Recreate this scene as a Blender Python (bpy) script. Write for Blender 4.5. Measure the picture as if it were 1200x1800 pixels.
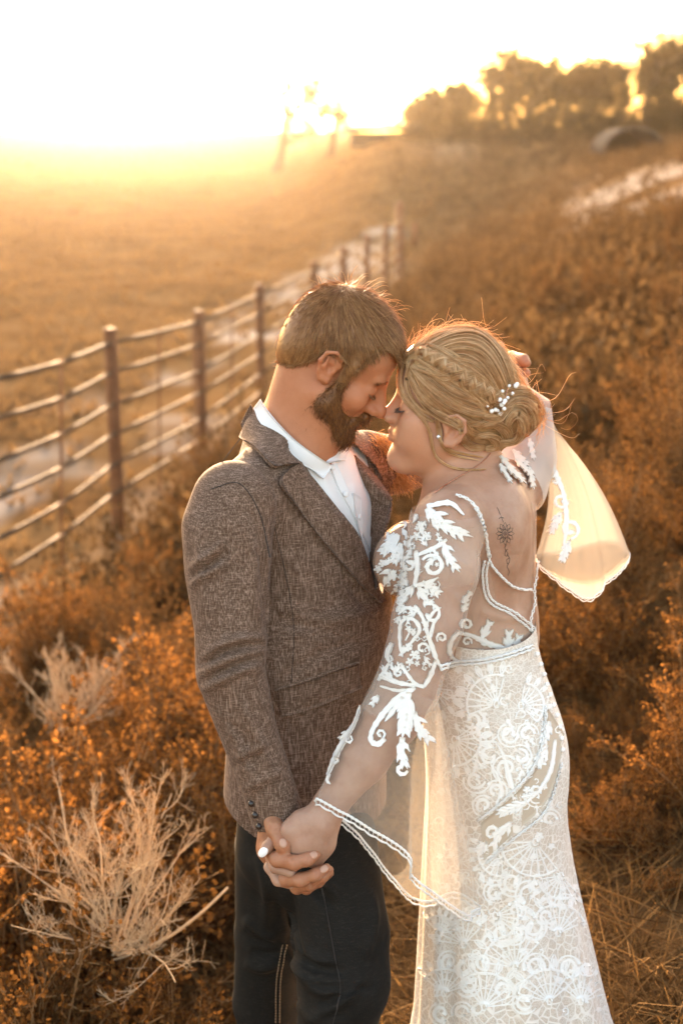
import bpy, bmesh, math, random
import numpy as np
from mathutils import Vector, Matrix, noise as mnoise

for o in list(bpy.data.objects):
    bpy.data.objects.remove(o)
SC = bpy.context.scene
COL = SC.collection
RNG = np.random.default_rng(7)
random.seed(7)

# ------------------------------------------------------------------ camera
CAM_H, PITCH, FPX = 2.0, math.radians(15.0), 2500.0      # focal length in pixels of the 1200x1800 photograph
cam_d = bpy.data.cameras.new('camera')
cam = bpy.data.objects.new('camera', cam_d); COL.objects.link(cam)
cam.location = (0, 0, CAM_H)
cam.rotation_euler = (math.pi/2 - PITCH, 0, 0)
cam_d.sensor_fit = 'VERTICAL'; cam_d.sensor_height = 36.0; cam_d.lens = 50.0
cam_d.clip_start = 0.05; cam_d.clip_end = 2000
cam_d.dof.use_dof = True; cam_d.dof.focus_distance = 2.40; cam_d.dof.aperture_fstop = 3.4
SC.camera = cam
# ------------------------------------------------------------------ sky and sun
SUN_EL, SUN_AZ = math.radians(8.0), math.radians(-8.5)    # azimuth from +Y, negative = to the left
w = bpy.data.worlds.new('World'); SC.world = w; w.use_nodes = True
wn = w.node_tree.nodes; wl = w.node_tree.links
for n in list(wn): wn.remove(n)
wo = wn.new('ShaderNodeOutputWorld'); wb = wn.new('ShaderNodeBackground'); ws = wn.new('ShaderNodeTexSky')
ws.sky_type = 'NISHITA'; ws.sun_disc = False
ws.sun_elevation = SUN_EL; ws.sun_rotation = SUN_AZ
ws.air_density = 1.0; ws.dust_density = 4.5; ws.ozone_density = 0.6; ws.altitude = 300
wb.inputs['Strength'].default_value = 0.15
wt = wn.new('ShaderNodeMixRGB'); wt.blend_type = 'MULTIPLY'; wt.inputs[0].default_value = 1.0; wt.inputs[2].default_value = (1.0, 0.868, 0.785, 1)   # the photograph's warm white balance
wl.new(ws.outputs[0], wt.inputs[1]); wl.new(wt.outputs[0], wb.inputs[0]); wl.new(wb.outputs[0], wo.inputs[0])
sd = bpy.data.lights.new('sun', 'SUN'); sd.energy = 2.0; sd.angle = math.radians(0.6); sd.color = (1.0, 0.71, 0.47)
sun = bpy.data.objects.new('sun', sd); COL.objects.link(sun)
SUN_DIR = Vector((math.sin(SUN_AZ)*math.cos(SUN_EL), math.cos(SUN_AZ)*math.cos(SUN_EL), math.sin(SUN_EL)))
sun.rotation_euler = SUN_DIR.to_track_quat('Z', 'Y').to_euler()
sun.location = (-4, 30, 12)
# ------------------------------------------------------------------ exposure, renderer
SC.view_settings.view_transform = 'Standard'
SC.view_settings.look = 'None'
SC.view_settings.exposure = 3.42
SC.view_settings.gamma = 1.0
SC.view_settings.use_curve_mapping = False
SC.render.engine = 'CYCLES'
cy = SC.cycles
cy.use_denoising = True
try: cy.denoiser = 'OPENIMAGEDENOISE'
except Exception: pass
cy.max_bounces = 8; cy.diffuse_bounces = 3; cy.glossy_bounces = 3; cy.transmission_bounces = 4
cy.transparent_max_bounces = 24; cy.volume_bounces = 1
cy.sample_clamp_indirect = 6.0
cy.caustics_reflective = False; cy.caustics_refractive = False

# ------------------------------------------------------------------ helpers
CP, SP = math.cos(PITCH), math.sin(PITCH)
def W(px, py, y):
    """world point at distance y (metres, along the ground) seen at pixel px, py of the photograph"""
    u = (px-600.0)/FPX; v = (900.0-py)/FPX
    t = y/(CP + v*SP)
    return np.array((u*t, y, CAM_H + t*(-SP + v*CP)))
def Wd(px, py, d):
    u = (px-600.0)/FPX; v = (900.0-py)/FPX
    return np.array((u*d, d*(CP+v*SP), CAM_H + d*(-SP+v*CP)))
def pix(P):
    """world points -> photograph pixels"""
    P = np.asarray(P, float).reshape(-1, 3)
    dz = P[:, 2]-CAM_H
    d = P[:, 1]*CP - dz*SP
    up = P[:, 1]*SP + dz*CP
    return np.stack((600+FPX*P[:, 0]/d, 900-FPX*up/d), 1)
def unit(v):
    v = np.asarray(v, float); return v/np.linalg.norm(v)

def mk(name, V, F, mat=None, parent=None, smooth=True, attrs=None, kind=None, loc=None):
    """link one mesh object; F is an (n,3) or (n,4) array or a list of such arrays"""
    V = np.ascontiguousarray(V, np.float32).reshape(-1, 3)
    if isinstance(F, np.ndarray): F = [F]
    me = bpy.data.meshes.new(name)
    me.vertices.add(len(V)); me.vertices.foreach_set('co', V.ravel())
    F = [np.asarray(f, np.int32) for f in F if len(f)]
    nl = sum(f.size for f in F); nf = sum(len(f) for f in F)
    me.loops.add(nl); me.polygons.add(nf)
    me.loops.foreach_set('vertex_index', np.concatenate([f.ravel() for f in F]))
    tot = np.concatenate([np.full(len(f), f.shape[1], np.int32) for f in F])
    me.polygons.foreach_set('loop_start', np.concatenate(([0], np.cumsum(tot)[:-1])).astype(np.int32))
    me.polygons.foreach_set('loop_total', tot)
    if attrs:
        for k, a in attrs.items():
            a = np.asarray(a, np.float32)
            if a.ndim == 1:
                at = me.attributes.new(k, 'FLOAT', 'POINT'); at.data.foreach_set('value', a)
            else:
                at = me.attributes.new(k, 'FLOAT_VECTOR', 'POINT'); at.data.foreach_set('vector', a.ravel())
    me.update(); me.validate()
    if smooth: me.polygons.foreach_set('use_smooth', np.ones(len(me.polygons), bool))
    o = bpy.data.objects.new(name, me); COL.objects.link(o)
    if mat is not None: me.materials.append(mat)
    if parent is not None: o.parent = parent
    if kind: o['kind'] = kind
    if loc is not None: o.location = loc
    return o
def empty(name, loc=(0, 0, 0)):
    o = bpy.data.objects.new(name, None); COL.objects.link(o); o.location = loc
    o.empty_display_size = 0.1
    return o
def tag(o, label, cat, group=None):
    o['label'] = label; o['category'] = cat
    if group: o['group'] = group
    return o
def adopt(o, parent):
    """parent without moving the mesh (mesh is in world coordinates)"""
    o.parent = parent
    o.matrix_parent_inverse = Matrix.Translation(-Vector(parent.location))
    return o
def cat_mesh(parts):
    """join (V, F) pairs -> V, [F...]"""
    Vs, Fs, off = [], {}, 0
    for V, F in parts:
        if isinstance(F, np.ndarray): F = [F]
        for f in F:
            if len(f): Fs.setdefault(f.shape[1], []).append(np.asarray(f)+off)
        Vs.append(np.asarray(V, float).reshape(-1, 3)); off += len(Vs[-1])
    return np.concatenate(Vs), [np.concatenate(x) for x in Fs.values()]

def tubes(P, R, sides=3, cap=False):
    """P (n,k,3) paths, R (n,k) radii -> verts, quads"""
    P = np.asarray(P, float); n, k, _ = P.shape
    R = np.broadcast_to(np.asarray(R, float), (n, k))
    T = np.empty_like(P); T[:, 1:-1] = P[:, 2:]-P[:, :-2]; T[:, 0] = P[:, 1]-P[:, 0]; T[:, -1] = P[:, -1]-P[:, -2]
    T /= np.linalg.norm(T, axis=2, keepdims=True)+1e-12
    ref = np.where(np.abs(T[:, :, 2:3]) > 0.9, np.array((1.0, 0, 0)), np.array((0, 0, 1.0)))
    ref = np.repeat(ref[:, :1], k, 1)
    A = np.cross(T, ref); A /= np.linalg.norm(A, axis=2, keepdims=True)+1e-12
    B = np.cross(T, A)
    a = np.arange(sides)*2*math.pi/sides
    V = P[:, :, None, :] + R[:, :, None, None]*(np.cos(a)[None, None, :, None]*A[:, :, None, :] + np.sin(a)[None, None, :, None]*B[:, :, None, :])
    idx = np.arange(n*k*sides).reshape(n, k, sides)
    j = (np.arange(sides)+1) % sides
    q = np.stack((idx[:, :-1, :], idx[:, :-1, j], idx[:, 1:, j], idx[:, 1:, :]), -1).reshape(-1, 4)
    F = [q]
    if cap and sides == 4:
        F = [np.concatenate((q, idx[:, 0, ::-1].reshape(-1, 4), idx[:, -1, :].reshape(-1, 4)))]
    elif cap:
        t = []
        for c in range(1, sides-1):
            t.append(np.stack((idx[:, 0, 0], idx[:, 0, c+1], idx[:, 0, c]), -1)); t.append(np.stack((idx[:, -1, 0], idx[:, -1, c], idx[:, -1, c+1]), -1))
        F = [q, np.concatenate(t)]
    return V.reshape(-1, 3), F
def tube1(pts, r, sides=8, cap=True):
    pts = np.asarray(pts, float)
    return tubes(pts[None], np.broadcast_to(np.asarray(r, float), (1, len(pts))), sides, cap)
def smooth_path(pts, n=24):
    """Catmull-Rom through points (k,d) -> (n,d)"""
    p = np.asarray(pts, float)
    if len(p) == 2:
        t = np.linspace(0, 1, n)[:, None]; return p[0]*(1-t)+p[1]*t
    q = np.concatenate((2*p[:1]-p[1:2], p, 2*p[-1:]-p[-2:-1]))
    seg = np.linalg.norm(np.diff(p, axis=0), axis=1)**0.5; s = np.concatenate(([0], np.cumsum(seg)))
    u = np.linspace(0, s[-1], n); i = np.clip(np.searchsorted(s, u, 'right')-1, 0, len(p)-2)
    t = ((u-s[i])/(s[i+1]-s[i]+1e-12))[:, None]
    a, b, c, d = q[i], q[i+1], q[i+2], q[i+3]
    return 0.5*((2*b)+(-a+c)*t+(2*a-5*b+4*c-d)*t*t+(-a+3*b-3*c+d)*t**3)
def sstep(a, b, x):
    t = np.clip((x-a)/(b-a), 0, 1); return t*t*(3-2*t)
_lat = RNG.random((64, 64))
def vnoise2(x, y):
    """tileable value noise 0..1"""
    x = np.asarray(x, float); y = np.asarray(y, float)
    xi = np.floor(x).astype(int); yi = np.floor(y).astype(int); fx = x-xi; fy = y-yi
    fx = fx*fx*(3-2*fx); fy = fy*fy*(3-2*fy)
    a = _lat[xi % 64, yi % 64]; b = _lat[(xi+1) % 64, yi % 64]; c = _lat[xi % 64, (yi+1) % 64]; d = _lat[(xi+1) % 64, (yi+1) % 64]
    return (a*(1-fx)+b*fx)*(1-fy)+(c*(1-fx)+d*fx)*fy
def fbm2(x, y, o=4):
    s = 0; a = 0.5
    for i in range(o):
        s = s+a*vnoise2(x*2**i+17*i, y*2**i+31*i); a *= 0.5
    return s

# ------------------------------------------------------------------ materials
class NT:
    def __init__(self, name):
        self.m = bpy.data.materials.new(name); self.m.use_nodes = True
        self.t = self.m.node_tree
        for n in list(self.t.nodes): self.t.nodes.remove(n)
        self.out = self.t.nodes.new('ShaderNodeOutputMaterial')
    def n(self, typ, **kw):
        nd = self.t.nodes.new('ShaderNode'+typ)
        for k, v in kw.items():
            if k.startswith('_'): setattr(nd, k[1:], v)
        for k, v in kw.items():
            if k.startswith('_'): continue
            s = nd.inputs[int(k[1:])] if k[0] == 'i' and k[1:].isdigit() else nd.inputs[k.replace('__', ' ')]
            self.set(s, v)
        return nd
    def set(self, s, v):
        if isinstance(v, bpy.types.NodeSocket): self.t.links.new(v, s)
        elif isinstance(v, bpy.types.Node): self.t.links.new(v.outputs[0], s)
        else:
            if isinstance(v, (tuple, list)) and len(v) == 3 and s.type == 'RGBA': v = (*v, 1)
            s.default_value = v
    def math(self, op, a, b=None, c=None, clamp=False):
        nd = self.t.nodes.new('ShaderNodeMath'); nd.operation = op; nd.use_clamp = clamp
        for i, v in enumerate((a, b, c)):
            if v is not None: self.set(nd.inputs[i], v)
        return nd.outputs[0]
    def mix(self, f, a, b):
        nd = self.t.nodes.new('ShaderNodeMix'); nd.data_type = 'RGBA'
        self.set(nd.inputs[0], f); self.set(nd.inputs[6], a); self.set(nd.inputs[7], b)
        return nd.outputs[2]
    def ramp(self, f, stops):
        nd = self.t.nodes.new('ShaderNodeValToRGB'); cr = nd.color_ramp
        while len(cr.elements) < len(stops): cr.elements.new(0.5)
        for e, (p, c) in zip(cr.elements, stops):
            e.position = p; e.color = (*c, 1) if len(c) == 3 else c
        self.set(nd.inputs[0], f); return nd.outputs[0]
    def noise(self, scale, detail=3, vec=None, rough=0.55):
        nd = self.n('TexNoise', Scale=scale, Detail=detail, Roughness=rough)
        if vec is not None: self.set(nd.inputs['Vector'], vec)
        return nd
    def coords(self, scale=(1, 1, 1), rot=(0, 0, 0)):
        tc = self.t.nodes.new('ShaderNodeTexCoord'); mp = self.t.nodes.new('ShaderNodeMapping')
        mp.inputs['Scale'].default_value = scale; mp.inputs['Rotation'].default_value = rot
        self.t.links.new(tc.outputs['Object'], mp.inputs[0]); return mp.outputs[0]
    def attr(self, name, out='Fac'):
        nd = self.t.nodes.new('ShaderNodeAttribute'); nd.attribute_name = name; return nd.outputs[out]
    def isl(self):
        return self.t.nodes.new('ShaderNodeNewGeometry').outputs['Random Per Island']
    def bump(self, h, strength=0.3, dist=0.002):
        return self.n('Bump', Height=h, Strength=strength, Distance=dist).outputs[0]
    def surf(self, s):
        self.t.links.new(s.outputs[0] if isinstance(s, bpy.types.Node) else s, self.out.inputs[0]); return self.m

def leafy(name, c1, c2, trans=0.4, rough=0.9, spec=0.02, tint=(1.0, 0.90, 0.72), hue=None):
    """thin dry plant matter: diffuse + light coming through"""
    t = NT(name); r = t.isl()
    oi = t.t.nodes.new('ShaderNodeObjectInfo')
    c = t.mix(r, c1, c2)
    if hue: c = t.mix(t.math('MULTIPLY', oi.outputs['Random'], 0.7), c, hue)
    p = t.n('BsdfPrincipled', Base__Color=c, Roughness=rough, Specular__IOR__Level=spec)
    tr = t.n('BsdfTranslucent', Color=t.n('MixRGB', _blend_type='MULTIPLY', Fac=1.0, Color1=c, Color2=tint).outputs[0])
    return t.surf(t.n('MixShader', i0=trans, i1=p.outputs[0], i2=tr.outputs[0]))
# ================================================================== the setting
def fence_x(y): return -1.75+0.147*(y-10.4)
def ground_z(x, y):
    x = np.asarray(x, float); y = np.asarray(y, float)
    s = x-fence_x(y)
    t = np.clip(s/7.2, 0, 1); S = t*t*(3-2*t)
    z = -1.0+2.48*S
    far = sstep(45, 250, np.hypot(x, y))
    z = z+far*(1.93-z)*0.97
    back = sstep(34, 60, y)*sstep(-0.05, 0.035, x/np.maximum(np.abs(y), 1))
    z = z+back*(1.60-z)*(z < 1.60)
    z = z+0.10*(fbm2(x*0.35+5, y*0.35)-0.47)*2*np.clip(np.hypot(x, y-2.4)/6, 0.15, 1)
    return z

def grid_axis(lo, hi, fine, n):
    t = np.linspace(-1, 1, n); s = np.sinh(t*4.2)/np.sinh(4.2)
    return np.where(s < 0, fine-s*(lo-fine), fine+s*(hi-fine))
gx = grid_axis(-190, 190, 0, 281); gy = grid_axis(-22, 262, 6, 301)
GX, GY = np.meshgrid(gx, gy, indexing='ij')
GZ = ground_z(GX, GY)
S_ = GX-fence_x(GY)
nz = fbm2(GX*0.9, GY*0.55+9, 4)
wash = np.exp(-((S_+0.95+0.02*(GY-10))/0.75)**2)*sstep(0.36, 0.52, nz)*(GY > 4)*(GY < 40)
patch = np.exp(-(((GX-5.6-0.05*(GY-26))/1.5)**2+((GY-29)/9.0)**2))*sstep(0.40, 0.55, nz)
track = np.exp(-((GX-4.9-0.06*(GY-70))/1.2)**2)*sstep(48, 60, GY)*(1-sstep(95, 120, GY))
sand = np.clip(np.maximum(np.maximum(wash*1.2, patch*1.3), track*0.35), 0, 1)
ii = np.arange(GX.size).reshape(GX.shape)
gq = np.stack((ii[:-1, :-1], ii[1:, :-1], ii[1:, 1:], ii[:-1, 1:]), -1).reshape(-1, 4)
t = NT('dry_soil')
co = t.coords()
n1 = t.noise(0.8, 6, co); n2 = t.noise(14, 5, co); n3 = t.noise(90, 3, co)
soil = t.ramp(n1.outputs[0], [(0.3, (0.075, 0.042, 0.018)), (0.55, (0.14, 0.085, 0.038)), (0.75, (0.20, 0.13, 0.062))])
soil = t.mix(t.math('MULTIPLY', n2.outputs[0], 0.6), soil, (0.10, 0.052, 0.02))
sandc = t.mix(n2.outputs[0], (0.32, 0.28, 0.24), (0.22, 0.18, 0.145))
cc = t.mix(t.attr('sand'), soil, sandc)
hgt = t.math('ADD', n2.outputs[0], t.math('MULTIPLY', n3.outputs[0], 0.4))
p = t.n('BsdfPrincipled', Base__Color=cc, Roughness=1.0, Specular__IOR__Level=0.0, Normal=t.bump(hgt, 0.8, 0.03))
M_SOIL = t.surf(p)
ground = mk('ground', np.stack((GX, GY, GZ), -1), gq, M_SOIL, attrs={'sand': sand.ravel()}, kind='structure')

# ---- fence: welded steel pipe posts and rails
t = NT('rusty_pipe'); co = t.coords()
n1 = t.noise(9, 5, co); n2 = t.noise(60, 3, co)
c = t.ramp(n1.outputs[0], [(0.3, (0.12, 0.042, 0.014)), (0.6, (0.19, 0.078, 0.030)), (0.8, (0.22, 0.11, 0.055))])
M_PIPE = t.surf(t.n('BsdfPrincipled', Base__Color=c, Roughness=t.math('MULTIPLY_ADD', n2.outputs[0], 0.3, 0.55), Metallic=0.0, Specular__IOR__Level=0.2, Normal=t.bump(n2.outputs[0], 0.25, 0.004)))
t = NT('pale_rail'); co = t.coords()
n1 = t.noise(7, 5, co); n2 = t.noise(80, 3, co)
c = t.ramp(n1.outputs[0], [(0.3, (0.070, 0.036, 0.018)), (0.7, (0.13, 0.076, 0.042))])
M_RAIL = t.surf(t.n('BsdfPrincipled', Base__Color=c, Roughness=t.math('MULTIPLY_ADD', n2.outputs[0], 0.25, 0.65), Metallic=0.0, Specular__IOR__Level=0.08, Normal=t.bump(n2.outputs[0], 0.2, 0.003)))

# posts: (pixel x, pixel y of top rail, pixel y of bottom rail, distance) measured along the fence
fence = empty('pipe_fence', (-1.75, 10.4, -0.85))
tag(fence, 'long rusty steel pipe fence with six rails receding up the field', 'fence')
def post_mesh(top, zb, r):
    n = 16; zs = np.array((zb, top.item() if hasattr(top, 'item') else top))
    P = np.array([[0, 0, zb], [0, 0, top-0.004], [0, 0, top], ])
    V, F = tube1([(0, 0, zb), (0, 0, zb+0.3), (0, 0, top-0.006), (0, 0, top-0.001), (0, 0, top)], [r, r, r, r*0.93, r*0.85], 16)
    # domed cap
    V2, F2 = tube1([(0, 0, top-0.002), (0, 0, top+0.008), (0, 0, top+0.014)], [r*1.08, r*1.0, r*0.4], 16)
    return cat_mesh([(V, F), (V2, F2)])
P1 = Wd(195, 603, 10.8); RAILY = None
posts = []          # x, y, z_toprail, z_bottomrail
def rail_z(px, d, tops): return [Wd(px, y, d) for y in tops]
d_list = [(-170, 8.0, [712, 790, 880, 948, 1040, 1118]),
          (0, 8.45, [665, 734, 808, 874, 946, 1010]), (110, 9.5, [637, 700, 763, 822, 885, 940]),
          (195, 10.8, [603, 656, 713, 766, 820, 872]), (350, 13.6, [566, 606, 653, 692, 738, 775]), (456, 16.3, [517, 551, 589, 623, 659, 691])]
nodes = []
for px, d, ys in d_list:
    nodes.append([Wd(px, y, d) for y in ys])
yy = nodes[-1][0][1]
zt0 = [n[2] for n in nodes[-1]]
k = 0
while yy < 28.5:
    k += 1; yy += 2.72
    off = 0.02*math.sin(k*1.7)
    nodes.append([np.array((fence_x(yy)+0.10, yy, z+off)) for z in zt0])
for i, nd in enumerate(nodes):
    if i in (1, 2): continue                      # bends of the rail between posts
    x, y, zt = nd[0]
    V, F = post_mesh(zt+0.10, float(ground_z(x, y))-0.15, 0.050)
    adopt(mk('post', V+np.array((x, y, 0)), F, M_PIPE), fence)
for r in range(6):
    for i in range(len(nodes)-1):
        a, b = np.array(nodes[i][r]), np.array(nodes[i+1][r])
        m = (a+b)/2+np.array((0, 0, -0.006))
        V, F = tube1(smooth_path([a, m, b], 5), 0.0165 if r else 0.019, 10)
        adopt(mk('rail', V, F, M_RAIL), fence)
# thin vertical stays tied to the rails
for (i, f) in ((2, 0.0), (3, 0.5), (4, 0.5), (3, 0.93), (6, 0.5)):
    a, b = np.array(nodes[i]), np.array(nodes[min(i+1, len(nodes)-1)])
    pts = a*(1-f)+b*f; pts = pts+np.array((0, -0.034, 0))
    pts = np.concatenate((pts[:1]+np.array((0, 0, .03)), pts[1:]))
    lowest = pts[-1].copy(); lowest[2] = float(ground_z(lowest[0], lowest[1]))-0.05
    V, F = tube1(np.concatenate((pts, lowest[None])), 0.010, 6)
    adopt(mk('stay', V, F, M_PIPE), fence)
gp = nodes[-1][0]
gate = empty('gate_post', (gp[0]+0.02, gp[1]+1.2, float(ground_z(gp[0], gp[1]+1.2))))
tag(gate, 'tall rusty gate post at the far end of the pipe fence', 'post')
V, F = post_mesh(Wd(690, 352, 31.5)[2], float(ground_z(gp[0], gp[1]+1.2))-0.2, 0.085)
adopt(mk('pole', V+np.array((gate.location[0], gate.location[1], 0)), F, M_PIPE), gate)
V, F = tube1([(gate.location[0], gate.location[1]-0.10, -0.1), (gate.location[0], gate.location[1]-0.10, 0.05)], 0.03, 8)
adopt(mk('hinge', V, F, M_PIPE), gate)
# short posts of an older fence beyond the gate
far_lab = ['squat weathered post just beyond the tall gate post', 'short weathered post between gate post and pale track', 'thin weathered post beside the pale track', 'farthest small weathered post up the track']
for j, (px, yt, d, yb) in enumerate(((704, 412, 33, 470), (729, 392, 37, 445), (757, 352, 43, 410), (776, 338, 50, 392))):
    a = Wd(px, yt, d); zb = float(ground_z(a[0], a[1]))-0.1
    V, F = post_mesh(a[2], min(zb, a[2]-0.8), 0.07)
    o = mk('fence_post', V+np.array((a[0], a[1], 0)), F, M_PIPE)
    tag(o, far_lab[j], 'post', 'old posts beyond the gate')

# ---- corrugated arched shelter on the hilltop
hx = Wd(1114, 255, 44.0); hz = float(ground_z(hx[0], hx[1]))
t = NT('galvanised'); co = t.coords()
n1 = t.noise(3, 4, co)
M_GALV = t.surf(t.n('BsdfPrincipled', Base__Color=t.ramp(n1.outputs[0], [(0.3, (0.03, 0.029, 0.029)), (0.7, (0.055, 0.053, 0.053))]), Roughness=0.9, Metallic=0.0, Specular__IOR__Level=0.03))
t = NT('dark_board'); M_BOARD = t.surf(t.n('BsdfPrincipled', Base__Color=(0.03, 0.022, 0.017), Roughness=1.0, Specular__IOR__Level=0.0))
hut = empty('arched_shelter', (hx[0], hx[1], hz)); tag(hut, 'low grey corrugated arched shelter on the hilltop before the trees', 'shelter')
hut.rotation_euler[2] = 0.0
R0, L0 = 0.93, 2.6
av = np.linspace(0, math.pi, 33); lv = np.linspace(0, L0, 53)
A2, L2 = np.meshgrid(av, lv, indexing='ij')
def arch(r): 
    rr = r+0.018*np.cos(L2*2*math.pi/0.2)
    return np.stack((rr*np.cos(A2), L2, rr*0.82*np.sin(A2)), -1)
Vo, Vi = arch(R0), arch(R0-0.03); n_ = A2.size; ia = np.arange(n_).reshape(A2.shape)
q = np.stack((ia[:-1, :-1], ia[1:, :-1], ia[1:, 1:], ia[:-1, 1:]), -1).reshape(-1, 4)
e0 = np.stack((ia[:-1, 0], ia[:-1, 0]+n_, ia[1:, 0]+n_, ia[1:, 0]), -1)
mk('roof', np.concatenate((Vo.reshape(-1, 3), Vi.reshape(-1, 3))), np.concatenate((q, q[:, ::-1]+n_, e0)), M_GALV, hut)
rim = np.stack((R0*1.015*np.cos(av), np.zeros(33)-0.01, R0*0.835*np.sin(av)), -1)
mk('rim', *tube1(rim, 0.045, 8), M_GALV, hut)
bw = np.array([[-0.86, L0-0.1, 0], [0.86, L0-0.1, 0]] + [[0.86*math.cos(a), L0-0.1, 0.70*math.sin(a)] for a in np.linspace(0.15, math.pi-0.15, 12)])
bc = np.array([[0, L0-0.1, 0.2]]); vb = np.concatenate((bc, bw))
order = [2]+list(range(3, 15))+[1]
order = [2]+list(range(3, 15))+[1, 2]
bf = np.array([[0, order[i], order[i+1]] for i in range(len(order)-1)])
mk('back_panel', np.concatenate((vb, vb+np.array((0, 0.03, 0)))), np.concatenate((bf, bf[:, ::-1]+len(vb))), M_BOARD, hut, smooth=False)

# ---- low pale shed roof behind the rise
sx = Wd(690, 238, 64.0); sz = float(ground_z(sx[0], sx[1]))
shed = empty('low_shed', (sx[0], sx[1], sz)); tag(shed, 'long low shed with pale roof at the end of the field', 'shed')
def box(x0, x1, y0, y1, z0, z1):
    V = np.array([(x, y, z) for z in (z0, z1) for (x, y) in ((x0, y0), (x1, y0), (x1, y1), (x0, y1))], float)
    F = np.array([(3, 2, 1, 0), (4, 5, 6, 7), (0, 1, 5, 4), (1, 2, 6, 5), (2, 3, 7, 6), (3, 0, 4, 7)])
    return V, F
zt = max(Wd(690, 236, 64)[2]-sz, 0.35)
mk('wall', *box(-1.9, 1.9, -0.8, 0.8, -0.3, zt), M_BOARD, shed, smooth=False)
Vr = np.array([(-2.3, -1.1, zt+0.0), (2.3, -1.1, zt+0.12), (2.3, 1.1, zt+0.34), (-2.3, 1.1, zt+0.22)])
Vr = np.concatenate((Vr, Vr+np.array((0, 0, 0.06))))
mk('roof', Vr, box(0, 1, 0, 1, 0, 1)[1], M_GALV, shed, smooth=False)

# ---- trees
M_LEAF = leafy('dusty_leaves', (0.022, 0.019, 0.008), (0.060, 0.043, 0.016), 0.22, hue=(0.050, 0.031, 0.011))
M_LEAF2 = leafy('thin_leaves', (0.035, 0.024, 0.012), (0.055, 0.038, 0.018), 0.2)
t = NT('bark'); n1 = t.noise(12, 5, t.coords((1, 1, 0.25)))
M_BARK = t.surf(t.n('BsdfPrincipled', Base__Color=t.ramp(n1.outputs[0], [(0.3, (0.05, 0.033, 0.022)), (0.7, (0.12, 0.085, 0.06))]), Roughness=1.0, Specular__IOR__Level=0.0, Normal=t.bump(n1.outputs[0], 0.6, 0.03)))
def grow(rng, base, height, spread, trunk_r, levels=3, up=0.75):
    """branch skeleton: list of (pts, radii), tips"""
    br, tips = [], []
    def rec(p, d, L, r, lev):
        n = 5; pts = [p]; dd = d.copy()
        for i in range(n):
            dd = unit(dd+rng.normal(0, 0.13, 3)+np.array((0, 0, 0.04)))
            pts.append(pts[-1]+dd*L/n)
        br.append((np.array(pts), np.linspace(r, r*0.55, n+1)))
        if lev == 0:
            tips.extend(pts[2:]); return
        for c in range(rng.integers(3, 5)):
            f = rng.uniform(0.45, 1.0); q = np.array(pts[int(f*n)])
            a = rng.uniform(0, 2*math.pi); nd = unit(dd*up+spread*np.array((math.cos(a), math.sin(a), rng.uniform(-0.1, 0.5))))
            rec(q, nd, L*rng.uniform(0.55, 0.8), r*0.55, lev-1)
        tips.extend(pts[3:])
    rec(np.zeros(3), np.array((0, 0, 1.0)), height*0.42, trunk_r, levels)
    return br, np.array(tips)
def leaf_cloud(rng, centres, per, size, jitter):
    n = len(centres)*per
    c = np.repeat(centres, per, 0)+rng.normal(0, jitter, (n, 3))
    a = rng.normal(0, 1, (n, 3)); a /= np.linalg.norm(a, axis=1, keepdims=True)
    b = np.cross(a, rng.normal(0, 1, (n, 3))); b /= np.linalg.norm(b, axis=1, keepdims=True)
    s = size*rng.uniform(0.6, 1.4, (n, 1))
    V = np.stack((c-a*s, c+b*s*0.55, c+a*s, c-b*s*0.55), 1).reshape(-1, 3)
    return V, np.arange(n*4).reshape(-1, 4)
def tree(seed, px, d, ytop, spread, label, leafm, per, size, jit, levels=3, name='tree', zbase=None, low=0.07):
    rng = np.random.default_rng(seed)
    top = Wd(px, ytop, d); zb = float(ground_z(top[0], top[1])) if zbase is None else zbase
    H = (top[2]-zb)*1.22
    root = empty(name, (top[0], top[1], zb)); tag(root, label, 'tree', 'trees along the hilltop')
    br, tips = grow(rng, None, H, spread, 0.035*H, levels)
    zmax = tips[:, 2].max(); f = H/(zmax+jit*1.5)
    br = [(p*f, r*f) for p, r in br]; tips = tips*f
    V, F = tubes(np.stack([p for p, r in br]), np.stack([r for p, r in br]), 5)
    mk('trunk', V-np.array((0, 0, 0.15)), F, M_BARK, root)
    tips = tips[tips[:, 2] > low*H]; tips = tips[rng.random(len(tips)) < 0.62]
    V, F = leaf_cloud(rng, tips, per, size, jit)
    mk('crown', V, F, leafm, root, smooth=False)
    return root
TR = [(735, 78, 186, 0.9, 'low dark tree at the sunlit end of the tree row'),
      (765, 70, 160, 0.8, 'loose see-through tree beside the low dark end tree'),
      (812, 66, 148, 0.95, 'airy tree with bright sky gaps in its crown'),
      (865, 72, 118, 0.9, 'rounded tree left of the tall bushy one'),
      (925, 62, 82, 0.95, 'tall bushy olive tree standing highest in the left of the row'),
      (975, 76, 110, 0.9, 'dense brown tree leaning against the tall bushy one'),
      (1030, 64, 112, 0.95, 'broad dark tree rising behind the arched shelter left side'),
      (1085, 70, 96, 0.9, 'dark tree directly above the arched shelter'),
      (1135, 60, 78, 0.95, 'tall ragged dark tree right of the arched shelter'),
      (1192, 66, 70, 0.95, 'ragged tree cut by the picture edge'),
      (1000, 84, 128, 0.9, 'hazy tree behind the broad dark one'),
      (898, 80, 104, 0.9, 'mid-height tree showing between the rounded and the tall bushy tree'),
      (1062, 82, 92, 0.9, 'thin-topped tree showing behind the dark ones left of the shelter'),
      (1160, 80, 88, 0.9, 'dim tree filling the gap at the ragged end of the row')]
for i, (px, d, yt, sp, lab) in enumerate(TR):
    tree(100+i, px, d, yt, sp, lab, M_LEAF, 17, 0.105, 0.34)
tree(201, 482, 90, 112, 1.5, 'faint wide tree standing beside the sun glare', M_LEAF2, 9, 0.14, 0.45, 3, low=0.3)
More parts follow.
